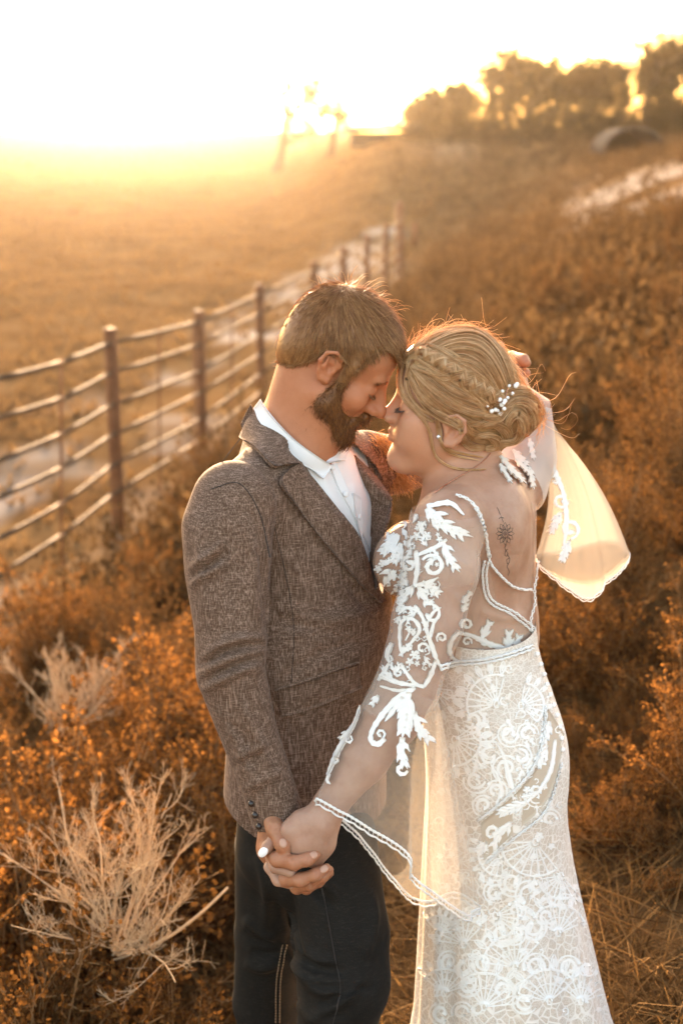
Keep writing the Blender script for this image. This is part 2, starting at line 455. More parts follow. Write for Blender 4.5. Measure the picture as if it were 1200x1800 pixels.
tree(202, 578, 86, 136, 1.5, 'faint spreading tree with bare trunk near the sun', M_LEAF2, 9, 0.13, 0.4, 3, low=0.35)
# ================================================================== plants
M_KOCHIA = leafy('rust_weed', (0.036, 0.016, 0.006), (0.29, 0.145, 0.048), 0.50, hue=(0.062, 0.036, 0.014), tint=(1.0, 0.84, 0.58))
M_KSTEM = leafy('weed_stem', (0.22, 0.12, 0.05), (0.32, 0.19, 0.09), 0.15)
M_PALE = leafy('bleached_twig', (0.46, 0.32, 0.19), (0.62, 0.47, 0.30), 0.18, tint=(1, .9, .75))
M_STRAW = leafy('straw', (0.055, 0.032, 0.014), (0.27, 0.165, 0.07), 0.4)
M_FIELD = leafy('field_grass', (0.13, 0.080, 0.036), (0.22, 0.145, 0.070), 0.40)
M_BRUSH = leafy('brown_brush', (0.032, 0.020, 0.010), (0.105, 0.068, 0.034), 0.40)

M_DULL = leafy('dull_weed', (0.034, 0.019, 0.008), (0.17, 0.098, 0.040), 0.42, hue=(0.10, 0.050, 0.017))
def bits(rng, P, D, size, ratio=0.32):
    """small narrow leaves at P pointing along D"""
    n = len(P)
    D = D+rng.normal(0, 0.55, (n, 3)); D /= np.linalg.norm(D, axis=1, keepdims=True)
    S = np.cross(D, rng.normal(0, 1, (n, 3))); S /= np.linalg.norm(S, axis=1, keepdims=True)
    L = size*rng.uniform(0.6, 1.5, (n, 1))
    V = np.stack((P, P+D*L*0.5+S*L*ratio, P+D*L, P+D*L*0.5-S*L*ratio), 1).reshape(-1, 3)
    return V, np.arange(4*n).reshape(-1, 4)
def weed_mesh(seed, h=0.8, w=0.5, stems=16, twigs=16, leaves=16, leaf=0.0115):
    """upright bushy weed: stems, side twigs, clusters of small dry leaves"""
    rng = np.random.default_rng(seed)
    k = 7; sp = []; 
    for i in range(stems):
        a = rng.uniform(0, 2*math.pi); out = w*rng.uniform(0.15, 1.0); hh = h*rng.uniform(0.55, 1.0)*(1-0.28*(out/w)**2)
        t = np.linspace(0, 1, k)[:, None]
        bend = np.array((math.cos(a), math.sin(a), 0))*out
        sp.append(bend*t**1.35+np.array((0, 0, hh))*t**0.9+np.cumsum(rng.normal(0, 0.012*h, (k, 3)), 0))
    sp = np.array(sp); R = np.linspace(0.0045, 0.0013, k)[None]*np.ones((stems, 1))
    V1, F1 = tubes(sp, R*(h/0.8)**0.5, 4)
    tp = []
    for i in range(stems):
        for j in range(twigs):
            f = rng.uniform(0.18, 1.0)*(k-1); b = int(min(f, k-2)); p = sp[i, b]+(sp[i, b+1]-sp[i, b])*(f-b)
            d = unit(sp[i, b+1]-sp[i, b]); a = rng.normal(0, 1, 3); L = h*0.26*rng.uniform(0.5, 1.2)*(1.1-0.6*f/(k-1))
            e = unit(d*0.9+a*0.55)
            tt = np.linspace(0, 1, 4)[:, None]
            tp.append(p+e*L*tt+np.array((0, 0, 0.25*L))*tt**2+rng.normal(0, 0.005, (4, 3)))
    tp = np.array(tp); R2 = np.linspace(0.0016, 0.0006, 4)[None]*np.ones((len(tp), 1))
    V2, F2 = tubes(tp, R2, 3)
    n = len(tp); f = rng.uniform(0.1, 1.05, (n, leaves))*3; b = np.minimum(f.astype(int), 2); fr = (f-b)[..., None]
    ix = np.arange(n)[:, None]
    P = tp[ix, b]*(1-fr)+tp[ix, b+1]*fr
    D = np.repeat((tp[:, -1]-tp[:, 0])[:, None], leaves, 1)
    P = P.reshape(-1, 3); D = D.reshape(-1, 3); D = D/np.linalg.norm(D, axis=1, keepdims=True)
    V3, F3 = bits(rng, P+rng.normal(0, 0.006, P.shape), D, leaf)
    return cat_mesh([(V1, F1), (V2, F2)]), (V3, F3)
def twiggy_mesh(seed, h=0.5, w=0.5, main=13, lev=3, r0=0.006, bend=0.085):
    """bleached tumbleweed skeleton: curved branches dividing into fine twigs"""
    rng = np.random.default_rng(seed); out = []
    def rec(p, d, L, r, l):
        k = 9; pts = [p]; dd = d.copy(); curl = rng.normal(0, bend, 3); curl[2] = abs(curl[2])*0.9+0.04
        for i in range(k-1):
            dd = unit(dd+curl*0.8+rng.normal(0, 0.07, 3)); pts.append(pts[-1]+dd*L/(k-1))
        pts = np.array(pts); out.append((pts, np.maximum(np.linspace(r, r*0.42, k), 0.00042)))
        if l == 0: return
        for c in range(rng.integers(5, 8) if l > 1 else rng.integers(3, 6)):
            f = rng.uniform(0.22, 0.97); i = int(f*(k-1)); q = pts[i]; t_ = unit(pts[min(i+1, k-1)]-pts[i-1])
            nd = unit(t_+rng.normal(0, 0.50, 3)+np.array((0, 0, 0.12)))
            rec(q, nd, L*rng.uniform(0.30, 0.55)*(1.2-0.45*f), r*(0.62-0.2*f), l-1)
    for m in range(main):
        a = 2*math.pi*(m+rng.uniform(-.3, .3))/main; el = rng.uniform(0.15, 1.35)
        d = np.array((math.cos(a)*math.cos(el)*w/h, math.sin(a)*math.cos(el)*w/h, math.sin(el)))
        rec(np.array((0, 0, 0.02))+rng.normal(0, 0.01, 3), unit(d), h*rng.uniform(0.72, 1.0)*np.linalg.norm(d)**0.6, r0*rng.uniform(0.7, 1.1), lev-1)
    return tubes(np.stack([p for p, r in out]), np.stack([r for p, r in out]), 4)

# --- prototypes (mesh data shared between the copies)
def to_me(name, V, F, mat):
    o = mk(name, V, F, mat, smooth=False); me = o.data; bpy.data.objects.remove(o); return me
WEEDS = []
for s, (h, w_, st, tw, lv) in enumerate(((0.85, 0.30, 18, 20, 26), (0.70, 0.36, 20, 18, 26), (1.0, 0.28, 16, 22, 26), (0.55, 0.34, 20, 16, 24), (0.8, 0.40, 23, 18, 25))):
    (Vs, Fs), (Vl, Fl) = weed_mesh(20+s, h, w_, st, tw, lv)
    WEEDS.append((to_me('weed_stems', Vs, Fs, M_KSTEM), to_me('weed_leaves', Vl, Fl, M_KOCHIA), h, to_me('weed_leaves_brown', Vl, Fl, M_DULL)))
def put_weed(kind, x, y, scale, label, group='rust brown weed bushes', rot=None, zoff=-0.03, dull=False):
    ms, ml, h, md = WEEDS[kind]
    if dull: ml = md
    root = empty('weed_bush', (x, y, float(ground_z(x, y))+zoff)); tag(root, label, 'bush', group)
    root.scale = (scale, scale, scale); root.rotation_euler = (0, 0, RNG.uniform(0, 6.28) if rot is None else rot)
    for nm, me in (('stem', ms), ('foliage', ml)):
        c = bpy.data.objects.new(nm, me); COL.objects.link(c); c.parent = root
    return root
def at_px(px, py_top, y, h):
    """where a plant of height h stands whose tip shows at px, py_top at distance y; returns x and the scale it needs"""
    p = W(px, py_top, y); g = float(ground_z(p[0], y)); return p[0], (p[2]-g)/h
# hand-placed bushes: kind, px, py of tip, distance, label
HB = [(1, 345, 1085, 4.3, 'bright rust weed bush right behind the groom\'s elbow'),
      (0, 225, 1130, 4.5, 'tall feathery rust weed standing behind the pale tumbleweed'),
      (4, 285, 1175, 4.0, 'broad sunlit orange weed between the tumbleweed and the groom'),
      (3, 60, 1265, 3.5, 'dark rust weed with curled top left of the tumbleweed'),
      (1, 130, 1290, 3.6, 'low brown weed close behind the tumbleweed'),
      (3, 15, 1395, 3.1, 'rust weed cut by the picture edge beside the tumbleweed'),
      (3, 90, 1660, 2.75, 'dark low weed in front of the tumbleweed roots'),
      (1, 20, 1560, 2.8, 'dark brown weed in the bottom corner below the tumbleweed'),
      (3, 300, 1690, 2.8, 'low weed between the tumbleweed roots and the groom\'s leg'),
      (0, 385, 1330, 3.7, 'shaded rust weed touching the groom\'s sleeve'),
      (2, 1120, 1045, 4.6, 'tall rust weed right of the glowing sleeve'),
      (0, 1030, 1150, 4.3, 'upright orange weed just behind the bride\'s hip'),
      (2, 1185, 1060, 4.2, 'tall orange weed cut by the picture edge'),
      (4, 1150, 1210, 3.7, 'broad rust weed low beside the bride\'s skirt'),
      (1, 1060, 1290, 3.6, 'dense weed bush touching the bride\'s skirt'),
      (0, 1120, 880, 6.2, 'sunlit orange weed below the hillside above the sleeve hem'),
      (2, 1190, 870, 6.0, 'pale orange weed high at the picture edge'),
      (3, 1170, 1400, 3.2, 'low rust weed by the bottom of the skirt'),
      (2, 1110, 1130, 3.9, 'tall rust weed with a pointed top below the sleeve hem'),
      (0, 1015, 1215, 3.9, 'narrow rust weed against the curve of the bride\'s hip'),
      (4, 1185, 1240, 3.4, 'bushy orange weed at the picture edge beside the skirt'),
      (1, 1095, 1345, 3.3, 'round rust weed halfway down the skirt'),
      (0, 1035, 1395, 3.4, 'small rust weed tucked behind the skirt edge'),
      (3, 1195, 1490, 3.0, 'low rust weed in the straw by the picture edge'),
      (1, 60, 985, 6.2, 'golden weed bush at the foot of the fence'),
      (4, 150, 985, 6.6, 'wide golden weed before the nearest fence post'),
      (0, 250, 930, 7.6, 'dim brown weed between the fence post and the groom'),
      (1, 330, 860, 9.0, 'dry weed under the second fence post')]
for kd, px, py, y, lab in HB:
    x, s = at_px(px, py, y, WEEDS[kd][2])
    put_weed(kd, x, y, s, lab)
# scattered bushes on the near slope, told apart by nothing
spots = []
tries = 0
while len(spots) < 120 and tries < 6000:
    tries += 1
    y = 3.3+11*RNG.random()**1.2; x = RNG.uniform(-0.27, 0.27)*y*1.05
    s = x-fence_x(y)
    if s < 0.5 or (abs(x-0.1) < 0.75 and y < 4.3): continue
    if any((x-a)**2+(y-b)**2 < (0.17+0.022*y)**2 for a, b in spots): continue
    spots.append((x, y))
for x, y in spots:
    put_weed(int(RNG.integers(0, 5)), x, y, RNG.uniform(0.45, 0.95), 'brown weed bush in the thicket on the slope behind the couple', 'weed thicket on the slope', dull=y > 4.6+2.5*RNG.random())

# pale tumbleweeds
def put_twiggy(name, px, py, y, size, label, seed, mat=M_PALE, w=1.0, main=13, lev=4, r0=0.0055, tilt=0.0):
    p = W(px, py, y)
    V, F = twiggy_mesh(seed, size, size*w, main, lev, r0)
    o = mk(name, V, F, mat); o.location = tuple(p); o.rotation_euler = (tilt, 0, 0.4)
    tag(o, label, 'tumbleweed'); return o
TW1 = put_twiggy('tumbleweed', 205, 1685, 2.95, 0.42, 'pale bleached tumbleweed with bare twigs lying left of the groom', 5, w=1.0, main=16, lev=4, r0=0.0034)
put_twiggy('tumbleweed', 110, 1300, 4.4, 0.34, 'blurred greyish tumbleweed among the weeds behind the pale one', 9, w=1.0, main=12, lev=4, r0=0.0036)
# a straight bare stick poking out of the tumbleweed
V, F = tube1(smooth_path([W(205, 1680, 2.94), W(270, 1672, 2.9), W(330, 1640, 2.87), W(382, 1602, 2.86)], 14), np.linspace(0.0046, 0.0030, 14), 7)
adopt(mk('branch', V, F, M_PALE), TW1)

# ---- stuff: brush on the hillside, field grass, straw litter (nobody could count it)
def scatter(n, ylo, yhi, keep, power=1.0):
    out = []
    while len(out) < n:
        m = n*3
        y = ylo+(yhi-ylo)*RNG.random(m)**power; x = RNG.uniform(-0.29, 0.29, m)*y
        ok = keep(x, y); out.extend(np.stack((x, y), 1)[ok].tolist())
    return np.array(out[:n])
def tufts(rng, base, h, blades, width, lean=0.5, curve=0.35):
    """grass-like tufts: base (n,3), h (n,) -> ribbons of 3 segments"""
    n = len(base); m = n*blades
    b = np.repeat(base, blades, 0)+np.concatenate((rng.normal(0, 0.05, (m, 2))*np.repeat(h, blades)[:, None], np.zeros((m, 1))), 1)
    hh = np.repeat(h, blades)*rng.uniform(0.5, 1.15, m)
    a = rng.uniform(0, 2*math.pi, m); ln = lean*rng.uniform(0.1, 1, m)
    d = np.stack((np.cos(a)*ln, np.sin(a)*ln, np.ones(m)), 1); d /= np.linalg.norm(d, axis=1, keepdims=True)
    side = np.stack((-np.sin(a+0.7), np.cos(a+0.7), np.zeros(m)), 1)*(width*rng.uniform(0.6, 1.3, m))[:, None]
    cur = np.stack((np.cos(a), np.sin(a), -0.3*np.ones(m)), 1)*(curve*rng.uniform(0, 1, m)*hh)[:, None]
    V = []
    for t_, wd in ((0, 1.0), (0.5, 0.8), (1.0, 0.15)):
        c = b+d*hh[:, None]*t_+cur*t_*t_
        V += [c-side*wd, c+side*wd]
    V = np.stack(V, 1).reshape(-1, 3); i = np.arange(m)[:, None]*6
    F = np.concatenate((i+np.array((0, 1, 3, 2)), i+np.array((2, 3, 5, 4))))
    return V, F
def on_ground(xy): return np.concatenate((xy, ground_z(xy[:, 0], xy[:, 1])[:, None]), 1)
rng = np.random.default_rng(3)
# hillside brush: clumps of leafy bits
xy = scatter(2600, 7.5, 75, lambda x, y: ((x-fence_x(y) > 0.45) | ((y > 30) & (x/y > 0.035) & (RNG.random(len(x)) < 0.6))) & ~((np.abs(x-5.6-0.05*(y-26)) < 1.3) & (np.abs(y-29) < 8) & (RNG.random(len(x)) < 0.85)), 1.25)
B = on_ground(xy); hb = rng.uniform(0.22, 0.62, len(B))*np.interp(B[:, 0]-fence_x(B[:, 1]), [3, 5.5], [1.0, 0.6])
V1, F1 = tufts(rng, B, hb, 14, 0.0045+0.00025*0, 0.9, 0.3)
per = 42
c = np.repeat(B, per, 0); hh = np.repeat(hb, per); u = rng.normal(0, 1, (len(c), 3))
c = c+np.stack((u[:, 0]*0.20, u[:, 1]*0.20, np.zeros(len(c))), 1)*(hh/0.5)[:, None]+np.stack((0*hh, 0*hh, hh*rng.uniform(0.15, 1.05, len(hh))), 1)
V2, F2 = bits(rng, c, np.tile((0, 0, 1.0), (len(c), 1)), 0.055, 0.30)
V, F = cat_mesh([(V1, F1), (V2, F2)])
o = mk('hillside_brush', V, F, M_BRUSH, smooth=False, kind='stuff'); tag(o, 'thick brown dry brush covering the hillside', 'brush')
# pale field grass beyond the fence
xy = scatter(9500, 8.5, 130, lambda x, y: (x-fence_x(y) < -0.25) & ((x-fence_x(y) < -1.7) | (y > 22) | (RNG.random(len(x)) < 0.25)), 1.35)
B = on_ground(xy); V, F = tufts(rng, B, rng.uniform(0.06, 0.19, len(B)), 14, 0.006, 1.0, 0.6)
o = mk('field_grass', V, F, M_FIELD, smooth=False, kind='stuff'); tag(o, 'pale golden dry grass in the field beyond the fence', 'grass')
# straw, stubble and litter on the near ground
xy = scatter(2600, 2.0, 9.5, lambda x, y: (x-fence_x(y) > -0.2), 1.1)
B = on_ground(xy); V, F = tufts(rng, B, rng.uniform(0.08, 0.26, len(B)), 14, 0.0022, 1.6, 0.9)
n = 5000
xy = scatter(n, 1.9, 6.0, lambda x, y: x-fence_x(y) > 0.0); P0 = on_ground(xy)+np.array((0, 0, 0.02))
a = rng.uniform(0, 6.28, n); L = rng.uniform(0.05, 0.32, n); D = np.stack((np.cos(a)*L, np.sin(a)*L, rng.uniform(-0.02, 0.12, n)), 1)
mid = P0+D*0.5+rng.normal(0, 0.012, (n, 3)); V2, F2 = tubes(np.stack((P0, mid, P0+D), 1), np.broadcast_to(rng.uniform(0.0010, 0.0028, (n, 1)), (n, 3)), 3)
V, F = cat_mesh([(V, F), (V2, F2)])
o = mk('straw_litter', V, F, M_STRAW, smooth=False, kind='stuff'); tag(o, 'dry straw and broken stalks littering the ground', 'straw')
# undergrowth under the trees
n = 760; xx = RNG.uniform(3.4, 24, n); yy_ = RNG.uniform(56, 80, n); xx = np.where(xx > yy_*0.3, xx*0.7, xx)
B = on_ground(np.stack((xx, yy_), 1)); hb = rng.uniform(0.7, 2.3, n)*np.interp(B[:, 0]/B[:, 1], [0.05, 0.12], [0.6, 1.0])
c = np.repeat(B, 60, 0)+np.concatenate((rng.normal(0, 0.4, (n*60, 2)), (np.repeat(hb, 60)*rng.random(n*60))[:, None]), 1)
V, F = bits(rng, c, np.tile((0, 0, 1.0), (len(c), 1)), 0.13, 0.3)
o = mk('undergrowth', V, F, M_LEAF, smooth=False, kind='stuff'); tag(o, 'dark undergrowth below the row of trees', 'undergrowth')
# dark heap beside the far track
hp = Wd(770, 292, 58); 
cc_ = np.array((hp[0], hp[1], float(ground_z(hp[0], hp[1]))))+rng.normal(0, 1, (2600, 3))*np.array((0.75, 0.5, 0.32))+np.array((0, 0, 0.45))
V, F = bits(rng, cc_, rng.normal(0, 1, (2600, 3)), 0.13, 0.35)
o = mk('brush_pile', V, F, M_LEAF, smooth=False); tag(o, 'dark heap of brush beside the far track', 'brush pile')

# ---- haze
hz_ = box(-200, 200, -28, 275, -3.2, 13.0)
t = NT('haze_air')
pv = t.n('VolumePrincipled'); pv.inputs['Color'].default_value = (1.0, 0.90, 0.78, 1); pv.inputs['Density'].default_value = 0.00021; pv.inputs['Anisotropy'].default_value = 0.91
t.t.links.new(pv.outputs[0], t.out.inputs['Volume'])
hz_o = mk('haze', hz_[0], hz_[1], t.m, smooth=False, kind='stuff'); tag(hz_o, 'golden evening haze hanging over the whole field', 'haze')
# ================================================================== smooth solid modelling (signed distance grid -> one continuous mesh)
from mathutils.bvhtree import BVHTree
class Solid:
    def __init__(self, lo, hi, h):
        self.lo = np.asarray(lo, float); self.h = h
        self.n = np.ceil((np.asarray(hi, float)-self.lo)/h).astype(int)+1
        self.d = np.full(tuple(self.n), 0.5, np.float32)
    def _sl(self, lo, hi):
        a = np.clip(np.floor((np.asarray(lo)-self.lo)/self.h).astype(int), 0, self.n); b = np.clip(np.ceil((np.asarray(hi)-self.lo)/self.h).astype(int)+1, 0, self.n)
        return a, b
    def apply(self, fn, lo, hi, k, mode='u'):
        m = k+4*self.h
        a, b = self._sl(np.asarray(lo)-m, np.asarray(hi)+m)
        if np.any(b <= a): return
        ax = [self.lo[i]+self.h*np.arange(a[i], b[i]) for i in range(3)]
        X, Y, Z = np.meshgrid(*ax, indexing='ij', copy=False)
        P = np.stack((X, Y, Z), -1).reshape(-1, 3)
        e = fn(P).astype(np.float32).reshape(X.shape)
        s = self.d[a[0]:b[0], a[1]:b[1], a[2]:b[2]]
        if mode == 'u':
            if k > 0:
                hh = np.maximum(k-np.abs(s-e), 0)/k; s[...] = np.minimum(s, e)-hh*hh*k*0.25
            else: np.minimum(s, e, out=s)
        elif mode == 's':
            e = -e
            hh = np.maximum(k-np.abs(s-e), 0)/max(k, 1e-9); s[...] = np.maximum(s, e)+hh*hh*k*0.25
        elif mode == 'i':
            np.maximum(s, e, out=s)
    def cone(self, a, b, ra, rb, k=0.01, mode='u', wide=None, f=1.0):
        a = np.asarray(a, float); b = np.asarray(b, float)
        M = np.eye(3)
        if wide is not None:
            wv = unit(wide); M = np.eye(3)+(1/f-1)*np.outer(wv, wv)
        a2, b2 = M@a, M@b
        r1, r2 = ra, rb; ba = b2-a2; l2 = float(ba@ba)+1e-12; rr = r1-r2; A2 = l2-rr*rr; il2 = 1/l2
        def fn(P):
            Q = P@M.T if wide is not None else P
            pa = Q-a2; y = pa@ba; z = y-l2
            x2 = ((pa*l2-y[:, None]*ba)**2).sum(1); y2 = y*y*l2; z2 = z*z*l2
            kk = math.copysign(1, rr)*rr*rr*x2
            return np.where(np.sign(z)*A2*z2 > kk, np.sqrt(x2+z2)*il2-r2,
                   np.where(np.sign(y)*A2*y2 < kk, np.sqrt(x2+y2)*il2-r1, (np.sqrt(np.maximum(x2*A2*il2, 0))+y*rr)*il2-r1))
        R = max(ra, rb)*max(f, 1.0)
        self.apply(fn, np.minimum(a, b)-R, np.maximum(a, b)+R, k, mode)
    def chain(self, pts, rs, k=0.01, mode='u', **kw):
        for i in range(len(pts)-1): self.cone(pts[i], pts[i+1], rs[i], rs[i+1], k if i == 0 else min(k, 0.012), mode, **kw)
    def ell(self, c, r, axes=None, k=0.01, mode='u'):
        c = np.asarray(c, float); r = np.asarray(r, float); A = np.eye(3) if axes is None else np.asarray(axes, float)   # rows = axes
        def fn(P):
            q = (P-c)@A.T; k0 = np.sqrt(((q/r)**2).sum(1))+1e-9; k1 = np.sqrt(((q/r**2)**2).sum(1))+1e-9
            return k0*(k0-1)/k1
        R = np.abs(A.T)@r
        self.apply(fn, c-R, c+R, k, mode)
    def fn(self, f, lo, hi, k=0.0, mode='i'): self.apply(f, lo, hi, k, mode)
    def mesh(self, smooth=1):
        d = self.d; n = d.shape; s = d < 0
        c = np.zeros(tuple(np.array(n)-1), np.int8)
        for i in (0, 1):
            for j in (0, 1):
                for k in (0, 1): c += s[i:n[0]-1+i, j:n[1]-1+j, k:n[2]-1+k]
        act = (c > 0) & (c < 8); I = np.argwhere(act); idx = np.full(act.shape, -1, np.int32); idx[act] = np.arange(len(I))
        cor = {}
        for i in (0, 1):
            for j in (0, 1):
                for k in (0, 1): cor[(i, j, k)] = d[I[:, 0]+i, I[:, 1]+j, I[:, 2]+k]
        S = np.zeros((len(I), 3)); cnt = np.zeros(len(I))
        for ax in range(3):
            for u in (0, 1):
                for v in (0, 1):
                    p0 = [0, 0, 0]; o = [q for q in range(3) if q != ax]; p0[o[0]] = u; p0[o[1]] = v; p1 = list(p0); p1[ax] = 1
                    a = cor[tuple(p0)]; b = cor[tuple(p1)]; m = (a < 0) != (b < 0); t = np.where(m, a/np.where(m, a-b, 1), 0)
                    pt = np.tile(np.array(p0, float), (len(I), 1)); pt[:, ax] = t
                    S += pt*m[:, None]; cnt += m
        V = self.lo+self.h*(I+S/cnt[:, None])
        F = []
        for ax in range(3):
            o = [(ax+1) % 3, (ax+2) % 3]
            s0 = [slice(0, n[q]) for q in range(3)]
            sa = [slice(None)]*3; sb = [slice(None)]*3; sa[ax] = slice(0, n[ax]-1); sb[ax] = slice(1, n[ax])
            A = s[tuple(sa)]; B = s[tuple(sb)]; E = np.argwhere(A != B)
            ok = (E[:, o[0]] > 0) & (E[:, o[1]] > 0) & (E[:, o[0]] < n[o[0]]-1) & (E[:, o[1]] < n[o[1]]-1); E = E[ok]
            flip = A[tuple(E.T)]
            def cell(du, dv):
                q = E.copy(); q[:, o[0]] += du; q[:, o[1]] += dv; return idx[tuple(q.T)]
            q = np.stack((cell(-1, -1), cell(0, -1), cell(0, 0), cell(-1, 0)), 1)
            q[~flip] = q[~flip][:, ::-1]
            F.append(q[(q >= 0).all(1)])
        F = np.concatenate(F)
        if smooth: V = relax(V, F, smooth)
        return V, F
def relax(V, F, it, lam=0.5):
    e = np.concatenate([F[:, [i, (i+1) % F.shape[1]]] for i in range(F.shape[1])])
    cnt = np.bincount(e.ravel(), minlength=len(V)).astype(float)[:, None]
    for _ in range(it):
        S = np.zeros_like(V)
        for ax in range(3):
            S[:, ax] = np.bincount(e[:, 0], V[e[:, 1], ax], len(V))+np.bincount(e[:, 1], V[e[:, 0], ax], len(V))
        V = V+lam*(S/np.maximum(cnt, 1)-V)
    return V
def normals(V, F):
    a = V[F[:, 2]]-V[F[:, 0]]; b = V[F[:, -1]]-V[F[:, 1]]; fn = np.cross(a, b)
    N = np.zeros_like(V)
    for c in range(F.shape[1]):
        for ax in range(3): N[:, ax] += np.bincount(F[:, c], fn[:, ax], len(V))
    return N/(np.linalg.norm(N, axis=1, keepdims=True)+1e-12)
def bvh(*meshes):
    V, F = cat_mesh([(v, f) for v, f in meshes])
    return BVHTree.FromPolygons(V.tolist(), np.concatenate([f[:, :4] if f.shape[1] == 4 else np.concatenate((f, f[:, -1:]), 1) for f in F]).tolist() if len(F) > 1 else F[0].tolist())
CAMV = Vector((0, 0, CAM_H))
def project(px, tree, offset=0.002, y_default=2.3):
    """lay photograph points on a solid's surface: (n,2) -> world points lifted by offset along the surface normal, normals"""
    px = np.asarray(px, float).reshape(-1, 2); out = np.zeros((len(px), 3)); N = np.zeros((len(px), 3)); hit = np.zeros(len(px), bool)
    for i, (x, y) in enumerate(px):
        d = Vector(Wd(x, y, 1.0))-CAMV
        loc, nor, fi, dist = tree.ray_cast(CAMV, d.normalized(), 6.0)
        if loc is not None:
            if nor.dot(d) > 0: nor = -nor
            out[i] = loc; N[i] = nor; hit[i] = True
    if hit.any():
        yh = out[hit, 1]; ph = px[hit]
        for i in np.where(~hit)[0]:
            j = np.argmin(((ph-px[i])**2).sum(1)); out[i] = W(px[i, 0], px[i, 1], yh[j]+0.002); N[i] = (0, -1, 0)
    else:
        for i in range(len(px)): out[i] = W(px[i, 0], px[i, 1], y_default); N[i] = (0, -1, 0)
    off = np.broadcast_to(np.asarray(offset, float), (len(px),))
    return out+N*off[:, None], N
def ridge(V, N, paths, width, amp, facing=True):
    """raise (amp>0) or press (amp<0) folds along photograph-space polylines, on the side facing the camera"""
    P = pix(V); D = np.zeros(len(V))
    view = V-np.array((0, 0, CAM_H)); vis = ((N*view).sum(1) < 0) if facing else np.ones(len(V), bool)
    for pts in paths:
        q = smooth_path(pts, 18)[:, :2]; best = np.full(len(V), 1e9)
        wd = width
        lo = q.min(0)-4*wd; hi = q.max(0)+4*wd
        m = vis & (P > lo).all(1) & (P < hi).all(1)
        if not m.any(): continue
        pm = P[m]; bm = np.full(len(pm), 1e9); bt = np.zeros(len(pm))
        for i in range(len(q)-1):
            a, b = q[i], q[i+1]; ab = b-a; tt = np.clip(((pm-a)@ab)/(ab@ab+1e-9), 0, 1)
            dd = np.linalg.norm(pm-(a+tt[:, None]*ab), axis=1); u = dd < bm
            bm = np.where(u, dd, bm); bt = np.where(u, (i+tt)/(len(q)-1), bt)
        D[m] += amp*np.exp(-(bm/wd)**2)*np.sin(np.clip(bt*1.04-0.02, 0, 1)*math.pi)**0.6
    return V+N*D[:, None]
def stroke(pts, w, n=None, m=3):
    """ribbon in photograph space: centre points (k,2), width at points -> grid (n,m+1,2)"""
    pts = np.asarray(pts, float); w = np.broadcast_to(np.asarray(w, float), (len(pts),)) if np.ndim(w) else np.full(len(pts), float(w))
    L = np.linalg.norm(np.diff(pts, axis=0), axis=1).sum(); n = n or int(np.clip(L/5, 5, 40))
    c = smooth_path(np.concatenate((pts, w[:, None]), 1), n); q = c[:, :2]; ww = np.maximum(c[:, 2], 0.15)
    t = np.gradient(q, axis=0); t /= np.linalg.norm(t, axis=1, keepdims=True)+1e-9
    s = np.stack((-t[:, 1], t[:, 0]), 1)
    f = np.linspace(-0.5, 0.5, m+1)
    return q[:, None]+s[:, None]*(ww[:, None, None]*f[None, :, None])
def loft(A, B, n=20, m=8):
    a = smooth_path(A, n); b = smooth_path(B, n); t = np.linspace(0, 1, m+1)[None, :, None]
    return a[:, None]*(1-t)+b[:, None]*t
def lay(grid, tree, lift=0.003, edge=0.0, y_default=2.3, prof=None):
    """drape a photograph-space grid (n,m,2) on a solid as a thin raised sheet with closed edges"""
    n, m, _ = grid.shape
    u = np.abs(np.linspace(-1, 1, m))[None, :]*np.ones((n, 1))
    off = edge+(lift-edge)*np.sqrt(np.clip(1-u**4, 0, 1)) if prof is None else prof
    P, N = project(grid.reshape(-1, 2), tree, 0.0, y_default)
    V = P+N*off.reshape(-1, 1)
    Vb = P-N*0.002
    i = np.arange(n*m).reshape(n, m)
    q = np.stack((i[:-1, :-1], i[1:, :-1], i[1:, 1:], i[:-1, 1:]), -1).reshape(-1, 4)
    k = n*m
    per = np.concatenate((i[:, 0], i[-1, 1:], i[::-1, -1][1:], i[0, ::-1][1:-1])); nx = np.roll(per, -1)
    sd = np.stack((per, nx, nx+k, per+k), 1)
    return np.concatenate((V, Vb)), np.concatenate((q, sd))
def ball(c, r, seg=10, rings=6):
    c = np.asarray(c, float); r = np.broadcast_to(np.asarray(r, float), (3,))
    th = np.linspace(0, math.pi, rings+1)[1:-1]; ph = np.arange(seg)*2*math.pi/seg
    V = [[0, 0, 1]]+[[math.sin(a)*math.cos(b), math.sin(a)*math.sin(b), math.cos(a)] for a in th for b in ph]+[[0, 0, -1]]
    V = np.array(V)*r+c; q = []; tr = []
    for i in range(rings-2):
        for j in range(seg): q.append((1+(i+1)*seg+j, 1+(i+1)*seg+(j+1) % seg, 1+i*seg+(j+1) % seg, 1+i*seg+j))
    for j in range(seg):
        tr.append((0, 1+j, 1+(j+1) % seg)); b = 1+(rings-2)*seg; tr.append((len(V)-1, b+(j+1) % seg, b+j))
    return V, [np.array(q), np.array(tr)]

